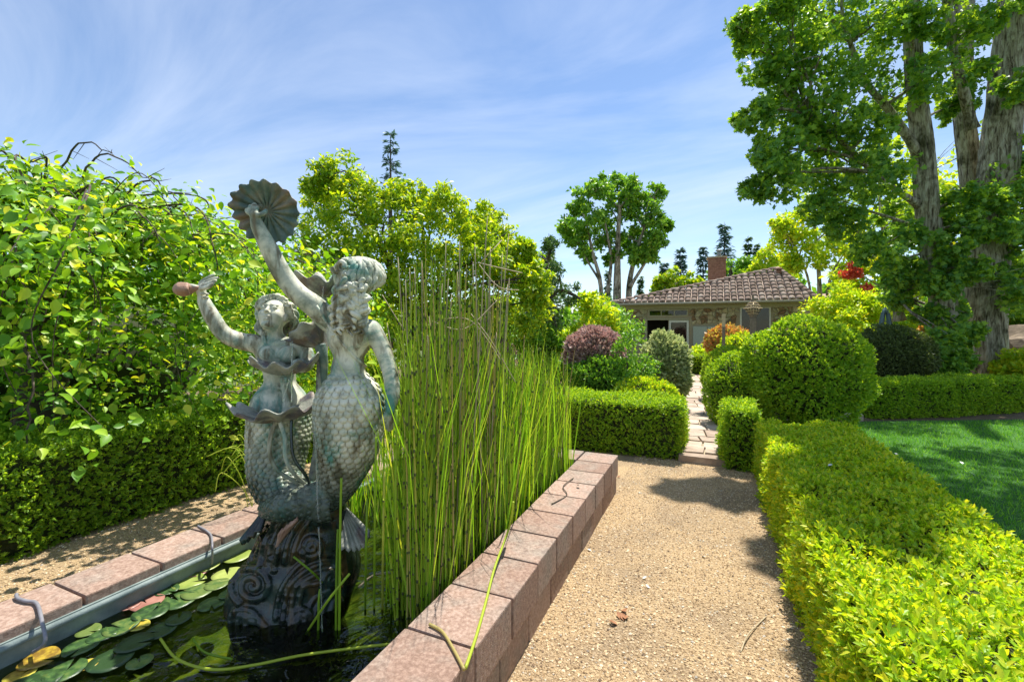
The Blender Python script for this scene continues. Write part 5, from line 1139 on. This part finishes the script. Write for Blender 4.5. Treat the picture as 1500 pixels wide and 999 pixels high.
for (a, b_, yt, d, mt, lb) in ((745, 830, 470, 12, 'green', 'dark green bush behind the middle of the rush row'), (600, 700, 500, 10, 'green', 'green bush behind the tall horsetail clump'), (470, 590, 520, 9.5, 'mid', 'sunny green bush behind the right mermaid'),
                             (1330, 1420, 500, 11.5, 'green', 'green undergrowth left of the big trunk'), (1450, 1560, 505, 11.6, 'lime', 'light green bush right of the big trunk'), (1300, 1380, 455, 18, 'lime', 'sunlit shrub far behind the obelisk'), (1480, 1570, 430, 18, 'green', 'tall green shrub behind the boulder'),
                             (1380, 1470, 440, 19, 'mid', 'yellow-green shrub behind the big trunks'), (690, 790, 440, 15, 'mid', 'tall yellow-green bush in the middle distance'), (1190, 1260, 470, 19.5, 'green', 'dark bush at the right house corner'), (850, 910, 490, 16, 'green', 'dark bush at the left house corner')):
    cloud_shrub('garden_bush', lb, a, b_, yt, d, M[mt], .05 + .006 * d, 14, 48)

# ------------------------------------------------------------------ trees
def weeping_elm():
    base = Vector((-7.0, 2.6, 0)); t = thing('weeping_elm', base, 'weeping elm with drooping big-leaved branches behind the shaded hedge', 'tree')
    b = MB(); tr = spline([base, base + Vector((.15, -.05, .9)), base + Vector((.05, .1, 1.9)), base + Vector((.1, .0, 2.5))], 5); b.tube(tr, [.24 - .06 * i / len(tr) for i in range(len(tr))], 12); b.build('trunk', M['bark_dark'], t, True)
    Ps, Ds, Ns = [], [], []
    top = tr[-1]; nb = 170
    for i in range(nb):
        a = random.uniform(-2.0, 2.2) if i % 5 else random.uniform(0, 6.28)
        a0 = math.atan2(-2.6, 7.0) + a * .72      # towards the garden mostly
        reach = random.uniform(1.0, 2.7 + .9 * max(0, math.cos((a0 - .35) * 1.6))); rise = random.uniform(.3, 1.05) * max(.1, 1.12 - .27 * reach); low = random.choice([.4, .6, .8, 1.0, 1.3, 1.6, 2.0])
        if -5.35 < base.x + math.cos(a0) * reach: low = max(low, .75) if random.random() < .8 else low
        dirv = Vector((math.cos(a0), math.sin(a0), 0)); sw = Vector((-math.sin(a0), math.cos(a0), 0)) * random.uniform(-.4, .4)
        pts = [top, top + dirv * reach * .35 + Vector((0, 0, rise * .85)) + sw * .3, top + dirv * reach * .72 + Vector((0, 0, rise * .75)) + sw * .7, top + dirv * reach * .95 + Vector((0, 0, -.25)) + sw, Vector((top.x + dirv.x * reach * 1.03 + sw.x, top.y + dirv.y * reach * 1.03 + sw.y, low))]
        pts = pts[:2] + [p + Vector((random.gauss(0, .10), random.gauss(0, .10), random.gauss(0, .10))) for p in pts[2:]]
        pts.insert(4, (pts[3] + pts[4]) / 2 + Vector((random.gauss(0, .12), random.gauss(0, .12), 0)))
        sp = spline(pts, 8); m = len(sp)
        if True:
            bb = MB(); bb.tube(sp, [lerp(.024 if i % 3 == 0 else .010, .002, (k / (m - 1)) ** .45) for k in range(m)], 5); bb.build('branch', M['bark_dark'], t, True)
        for k in range(5, m):
            if (k * (1 + i % 3) + i) % 9 in (0, 1, 2, 3): continue
            for _ in range(8):
                p = sp[k] + Vector((max(-.24, min(.24, random.gauss(0, .15))), max(-.24, min(.24, random.gauss(0, .15))), max(-.22, min(.13, random.gauss(-.03, .12))))); Ps.append(p)
                o_ = Vector((p.x - base.x, p.y - base.y, 0)).normalized(); Ds.append(o_ * .45 + Vector((random.gauss(0, .8), random.gauss(0, .8), random.gauss(-.4, .4)))); Ns.append(o_ * .3 + Vector((random.gauss(0, .6), random.gauss(0, .6), .8)))
    for x0, y0, x1, y1, x2, y2, d in ((60, 300, 110, 215, 165, 225, 4.6), (100, 290, 150, 228, 215, 262, 4.5), (40, 330, 70, 235, 20, 250, 4.4), (150, 320, 215, 262, 262, 300, 4.7), (200, 360, 268, 300, 305, 340, 4.8), (120, 340, 190, 300, 235, 355, 4.1), (10, 420, 30, 380, 42, 450, 3.7), (30, 480, 45, 560, 38, 690, 3.5)):
        bb = MB(); sp = spline([J(x0, y0, d + .4), J(x1, y1, d), J(x2, y2, d - .1)], 8); sp = [p + Vector((random.gauss(0, .012), random.gauss(0, .012), random.gauss(0, .012))) for p in sp]
        bb.tube(sp, [lerp(.014, .004, k / (len(sp) - 1)) for k in range(len(sp))], 5)
        for k in range(4, len(sp), 3): bb.tube([sp[k], sp[k] + Vector((random.gauss(0, .1), random.gauss(0, .1), random.gauss(-.02, .08)))], [.004, .0015], 4)
        bb.build('twig', M['bark_dark'], t, True)
    n = len(Ps); leaves('crown', np.array(Ps), np.array(Ds), np.array(Ns), .045 + .075 * rng.random(n), .66, M['elm'], t, T_ELM, pieces=300)
weeping_elm()
ball('laurel_bush', 'shady green bush behind the weeping elm', (-9.6, 3.6, 1.0), (1.8, 2.6, 1.5), 2600, .12, 5, M['green'])
# middle yellow-green tree behind the pond
d = 9.6; g0 = J(600, 540, d); base = Vector((g0.x, g0.y, 0))
bl = pb([(468, 262, 26), (505, 255, 30), (470, 310, 34), (515, 315, 42), (555, 290, 34), (560, 345, 46), (610, 290, 30), (625, 330, 44), (660, 305, 32), (690, 330, 34), (715, 320, 26), (718, 360, 38), (675, 380, 44), (742, 355, 26), (610, 400, 46), (520, 385, 44), (470, 365, 34), (745, 395, 36), (765, 370, 20), (565, 440, 44), (660, 445, 46), (725, 440, 40), (785, 410, 26), (500, 450, 40), (770, 450, 34), (455, 420, 30), (620, 490, 44), (700, 495, 40)], d, .9)
tree('magnolia_tree', 'broad yellow-green tree behind the pond with uneven crown', base, [([base, J(605, 480, d), J(575, 400, d), J(540, 320, d)], .17, .05), ([J(604, 490, d), J(650, 420, d), J(690, 360, d)], .10, .03), ([J(600, 500, d), J(620, 420, d), J(620, 340, d)], .10, .03)], [(c_ - Vector((0, 0, .08)), r_ * 1.14) for c_, r_ in bl], 24, 60, .105, .5, M['mid'], M['bark_dark'], branch_r=.04, subf=.34)
# second, twisted small tree at the right edge of it
d = 12.5; g0 = J(815, 540, d); base = Vector((g0.x, g0.y, 0))
bl = pb([(800, 385, 22), (820, 410, 24), (795, 425, 26), (835, 430, 18), (780, 455, 26), (815, 455, 24), (805, 360, 14)], d, .6)
tree('twisted_tree', 'small olive-green tree with a dark twisted bare limb', base, [([base, J(812, 480, d), J(808, 440, d), J(822, 425, d), J(850, 438, d)], .10, .04), ([J(812, 480, d), J(800, 420, d), J(803, 380, d)], .08, .02)], bl, 10, 50, .10, .4, M['conifer'], M['bark_dark'])
# tall tree left of the house
d = 30; g0 = J(905, 500, d); base = Vector((g0.x, g0.y, 0))
bl = pb([(865, 290, 26), (880, 275, 20), (905, 275, 22), (930, 280, 20), (955, 285, 20), (968, 278, 8), (835, 330, 18), (860, 325, 26), (895, 315, 28), (930, 320, 28), (962, 315, 20), (975, 330, 10), (850, 355, 20), (880, 350, 24), (915, 350, 24), (945, 350, 24), (965, 355, 16), (838, 345, 12), (860, 375, 12), (935, 372, 16), (955, 372, 12), (900, 378, 14), (828, 335, 10), (920, 295, 20), (845, 305, 14)], d, 1.4)
tree('tall_multi_trunk_tree', 'tall spreading tree with several bare lower trunks beside the house', base, [([J(902, 520, d), J(904, 420, d), J(905, 360, d), J(908, 300, d)], .34, .10), ([J(922, 520, d), J(921, 430, d + .5), J(928, 385, d + .5), J(945, 330, d)], .28, .08), ([J(884, 520, d), J(880, 420, d - .5), J(868, 370, d - .5), J(858, 320, d)], .2, .06), ([J(878, 410, d - .4), J(862, 385, d), J(850, 360, d)], .09, .04), ([J(923, 420, d), J(945, 385, d), J(962, 355, d)], .14, .05), ([J(889, 430, d), J(895, 380, d), J(885, 320, d)], .16, .05)], bl, 14, 50, .27, .6, M['green'], M['bark'], branch_r=.07, subf=.34)
# conifers
def conifer(px, ytop, ybot, wpx, d, mat, label, n=26, group='far conifers', name='conifer_tree', dens=26, leaf=None):
    top = J(px, ytop, d); base = Vector((top.x, top.y, 0)); rw = wpx * d / FPX; t = thing(name, base, label, 'tree', group)
    b = MB(); b.tube([base, (base + top) / 2, top], [.02 * top.z, .012 * top.z, .01], 7); b.build('trunk', M['bark_dark'], t, True)
    zb = max(.5, J(px, ybot, d).z); Ps, Ds, Ns = [], [], []; bb = MB()
    for i in range(n):
        f = (i + random.random()) / n; z = lerp(top.z - .1, zb, f); rr = rw * (.12 + .88 * f ** .8) * random.uniform(.65, 1.1)
        for k in range(6):
            a = random.uniform(0, 6.28); dv = Vector((math.cos(a), math.sin(a), random.uniform(-.25, .12))); e = Vector((top.x, top.y, z)) + dv * rr; s = Vector((top.x, top.y, z)); bb.tube([s, e], [.03, .008], 4)
            for q in range(dens // 3):
                u = random.random() ** .7; p = s.lerp(e, u); Ps.append(p + Vector((random.gauss(0, .05 * rr + .03), random.gauss(0, .05 * rr + .03), random.gauss(0, .05)))); Ds.append(dv + Vector((random.gauss(0, .6), random.gauss(0, .6), random.gauss(-.1, .3)))); Ns.append(Vector((random.gauss(0, .5), random.gauss(0, .5), 1)))
    bb.build('branches', M['bark_dark'], t); m = len(Ps); leaves('crown', np.array(Ps), np.array(Ds), np.array(Ns), (leaf or (.006 * d + .06)) * (.7 + .6 * rng.random(m)), .34, mat, t)
conifer(572, 195, 330, 24, 34, M['bluefir'], 'tall lone dark conifer tip rising above the yellow-green tree', 16, leaf=.42, dens=15)
conifer(997, 362, 470, 18, 45, M['bluefir'], 'narrow dark conifer left of the chimney', leaf=.42)
conifer(973, 384, 470, 14, 46, M['bluefir'], 'short dark conifer tip between tall tree and chimney', leaf=.42)
conifer(1030, 362, 460, 14, 47, M['bluefir'], 'slim dark conifer just left of the chimney', leaf=.42)
conifer(1061, 325, 450, 26, 46, M['bluefir'], 'largest dark conifer directly behind the chimney', leaf=.45)
conifer(1096, 346, 450, 9, 44, M['conifer'], 'slender columnar cypress right of the chimney', leaf=.36)
conifer(1108, 358, 450, 8, 44, M['conifer'], 'shorter columnar cypress beside the slender cypress', leaf=.36)
conifer(890, 397, 470, 6, 40, M['conifer'], 'thin cypress seen between the bare trunks', leaf=.3, dens=20)
conifer(938, 405, 470, 5, 40, M['conifer'], 'short thin cypress right of the bare trunks', leaf=.3, dens=20)
conifer(804, 342, 470, 16, 20, M['conifer'], 'dull green pointed conifer at the edge of yellow-green tree', 20, leaf=.24)
# sunlit round-topped trees behind the house
def round_tree(px, py, blobs, d, mat, label, leaf, name='garden_tree', nsub=12, per=50, barkm=None, trunks=None):
    g0 = J(px, py, d); base = Vector((g0.x, g0.y, 0)); bl = pb(blobs, d, .03 * d)
    tr = trunks or [([base, J(px, lerp(blobs[0][1], py, .5), d), J(blobs[0][0], blobs[0][1], d)], .011 * d, .003 * d)]
    tree(name, label, base, tr, bl, nsub, per, leaf, .55, mat, barkm or M['bark_dark'], group='background trees', branch_r=.0022 * d)
round_tree(985, 500, [(985, 405, 16), (970, 415, 14), (1005, 412, 14), (960, 425, 10), (1020, 418, 12)], 40, M['mid'], 'pale green tree behind the left part of the roof', .34)
round_tree(1075, 500, [(1070, 395, 20), (1095, 392, 16), (1050, 405, 14), (1085, 410, 16)], 41, M['green'], 'green tree close behind the chimney', .34)
round_tree(1130, 500, [(1122, 380, 16), (1140, 385, 18), (1110, 395, 14), (1150, 400, 14)], 38, M['lime'], 'lime-green tree behind the roof peak', .34)
d = 24
round_tree(1200, 520, [(1160, 330, 28), (1190, 310, 30), (1225, 330, 32), (1150, 355, 22), (1180, 360, 28), (1215, 368, 26), (1245, 365, 24), (1165, 390, 16), (1235, 395, 18), (1140, 335, 14)], d, M['lime'], 'sunlit yellow-green tree with thin trunks right of the roof', .24, nsub=11, trunks=[([J(1202, 540, d), J(1201, 440, d), J(1198, 380, d), J(1192, 320, d)], .16, .06), ([J(1208, 540, d), J(1212, 430, d), J(1224, 390, d)], .11, .05), ([J(1195, 540, d), J(1186, 420, d), J(1168, 370, d)], .09, .04)], barkm=M['bark'])
d = 20
round_tree(1300, 520, [(1290, 300, 50), (1340, 290, 50), (1270, 360, 46), (1320, 370, 50), (1390, 300, 50), (1370, 380, 50), (1300, 240, 40), (1420, 240, 60), (1440, 340, 60), (1250, 400, 26), (1490, 280, 60), (1400, 420, 40), (1480, 400, 50), (1330, 430, 30)], d, M['lime'], 'bright yellow-green tree glowing behind the big trunks', .24, nsub=12, per=46, barkm=M['bark'])
# big tree at right: several great trunks, hanging boughs over the lawn
d = 12.6; base = J(1440, 565, d); base.z = 0
tb = [(1100, 60, 26), (1095, 40, 22), (1130, 30, 34), (1120, 90, 34), (1150, 100, 40), (1085, 178, 12), (1110, 170, 22), (1140, 165, 36), (1170, 40, 42), (1205, 90, 46), (1190, 150, 42), (1120, 225, 24), (1150, 220, 36), (1110, 275, 22), (1140, 265, 32), (1185, 205, 40), (1220, 180, 42), (1180, 260, 36), (1225, 240, 40), (1215, 20, 46), (1260, 60, 50), (1255, 130, 44), (1300, 30, 46), (1265, 200, 36), (1250, 280, 38), (1200, 305, 24), (1290, 260, 36), (1300, 150, 34), (1240, 330, 26),
      (1400, 60, 34), (1370, 110, 36), (1420, 110, 30), (1440, 30, 30), (1350, 30, 30), (1400, 160, 24), (1310, 320, 28), (1290, 370, 28), (1380, 330, 24), (1410, 290, 24), (1440, 300, 26), (1480, 290, 26), (1500, 330, 30), (1460, 340, 22), (1430, 392, 18), (1480, 405, 20), (1400, 400, 24), (1370, 420, 24), (1500, 420, 36), (1340, 400, 28), (1390, 460, 26), (1410, 490, 22), (1380, 500, 20), (1425, 330, 20), (1488, 365, 26), (1330, 350, 26), (1360, 460, 22), (1395, 365, 24), (1310, 400, 24), (1490, 130, 26), (1500, 220, 26), (1310, 440, 22), (1540, 100, 50), (1540, 250, 50), (1560, 380, 50), (1160, -20, 40), (1240, -40, 50), (1330, -40, 50), (1430, -40, 50), (1520, -20, 50)]
big = pb([(x, y, r * 1.0, random.uniform(-1.9, .6) if x < 1320 else random.uniform(-1.3, -.1)) for x, y, r in tb], d)
# boughs above and outside the picture that shade the lawn, the hedge and part of the path
over = [((2.6, 8.2, 8.6), 1.3), ((3.8, 9.0, 9.2), 1.5), ((2.2, 10.2, 9.5), 1.4), ((4.6, 10.8, 9.6), 1.7), ((1.5, 8.8, 8.9), .8), ((3.4, 7.2, 8.8), 1.1), ((5.6, 9.2, 9.0), 1.6), ((.75, 9.6, 9.6), .75), ((6.6, 11.4, 10), 2), ((4.6, 7.6, 8.6), 1.1), ((2.4, 12, 10.5), 1.5), ((1.9, 7.4, 8.3), .6), ((.25, 8.5, 9.0), .34), ((.5, 7.9, 9.0), .34), ((-.2, 9.75, 9.2), .34), ((-.6, 9.7, 9.2), .25), ((.3, 7.35, 9.0), .22), ((.15, 9.85, 9.3), .3)]
tr = [([J(1442, 566, d), J(1440, 480, d), J(1448, 360, d), J(1462, 240, d), J(1476, 120, d), J(1490, -60, d), J(1492, -300, d)], .55, .30),
      ([J(1388, 560, d - .3), J(1385, 470, d - .3), J(1362, 340, d - .3), J(1352, 210, d - .3), J(1340, 110, d - .3), J(1332, -40, d - .3), J(1325, -300, d - .3)], .34, .16),
      ([J(1435, 540, d + .8), J(1425, 300, d + .8), J(1410, 140, d + .8), J(1414, -60, d + .8), J(1410, -280, d + .8)], .30, .18),
      ([J(1425, 190, d - .5), J(1408, 120, d - .6), J(1392, 50, d - .6), J(1384, -40, d - .6)], .13, .10),
      ([J(1345, 225, d - .3), J(1305, 165, d - .5), J(1265, 115, d - .7), J(1235, 30, d - .8)], .13, .05),
      ([J(1345, 300, d - .3), J(1290, 262, d - .6), J(1235, 210, d - .9), J(1180, 170, d - 1.1)], .10, .04),
      ([J(1470, 190, d), J(1495, 160, d - .3), J(1530, 80, d - .4)], .16, .10),
      ([J(1318, 470, d + .6), J(1308, 400, d + .6), J(1308, 330, d + .6)], .14, .07)]
def lobes_extra(): pass
tree('tulip_tree', 'huge multi-trunk tree with pale furrowed bark at the lawn edge', base, tr, big, 17, 44, .115, .95, M['tulip'], M['bark'], T_LOBE, branch_r=.05, pieces=300, subf=.40)
# the boughs over the lawn belong to the same kind of tree standing just outside the picture
b0 = Vector((8.2, 8.6, 0))
tree('tulip_tree', 'neighbouring tall tree whose boughs shade the lawn', b0, [([b0, b0 + Vector((-.1, 0, 3)), b0 + Vector((-.4, .2, 6.5)), b0 + Vector((-1.2, .4, 9.5))], .40, .12)], [(Vector(c) + Vector((.95, -1.0, 0)), r) for c, r in over], 12, 60, .17, .95, M['tulip'], M['bark'], T_LOBE, branch_r=.06, subf=.40)
# distant woods closing the horizon
def far_wood():
    blobs = []
    for px in range(-420, 1960, 22):
        dd = random.uniform(48, 62)
        if 400 > px or px > 1140: hh = random.uniform(4.5, 8)
        else: hh = random.uniform(3.0, 5.0)
        c = J(px, 481, dd); blobs.append((Vector((c.x, c.y, hh * .35)), hh * .5)); blobs.append((Vector((c.x + random.uniform(-1, 1), c.y, hh * .75)), hh * .33))
    P, N = clump_cloud(blobs, 12, 26, .4); n = len(P); o = leaves('far_wood', P, randu(n), N, .8 * (.6 + .8 * rng.random(n)), .6, M['green'], None)
    tag(o, 'distant mass of green woodland along the horizon', 'woodland', None, 'stuff')
far_wood()
for k, (x, y, r, mt, lb) in enumerate(((-9.5, 8.5, 2.2, 'mid', 'yellow-green shrub mass at the far left behind the elm'), (-12, 12, 3.0, 'green', 'large green tree mass behind the elm'), (-6.6, 12.5, 1.7, 'green', 'green shrub behind the yellow-green tree trunk'), (-9, 16, 3.0, 'mid', 'yellow-green tree mass far behind the pond'), (-13, 3, 3.2, 'green', 'shady tree mass at the left behind the elm trunk'), (-4.0, 16.5, 2.0, 'green', 'green shrub mass left of the house in the distance'))):
    t = thing('shrub_mass', (x, y, 0), lb, 'shrub'); P, N = clump_cloud([(Vector((x + random.uniform(-.6, .6) * r, y + random.uniform(-.5, .5) * r, r * random.uniform(.3, .9))), r * .6) for _ in range(6)], 12, 46, .4); k_ = P[:, 2] > .02; P, N = P[k_], N[k_]; n = len(P)
    leaves('foliage', P, randu(n), N, .17 * (.6 + .8 * rng.random(n)), .55, M[mt], t)
    b = MB()
    for _ in range(4): b.tube([(x, y, 0), (x + random.uniform(-.4, .4) * r, y + random.uniform(-.4, .4) * r, r * 1.1)], [.06, .02], 6)
    b.build('stems', M['bark_dark'], t, True)
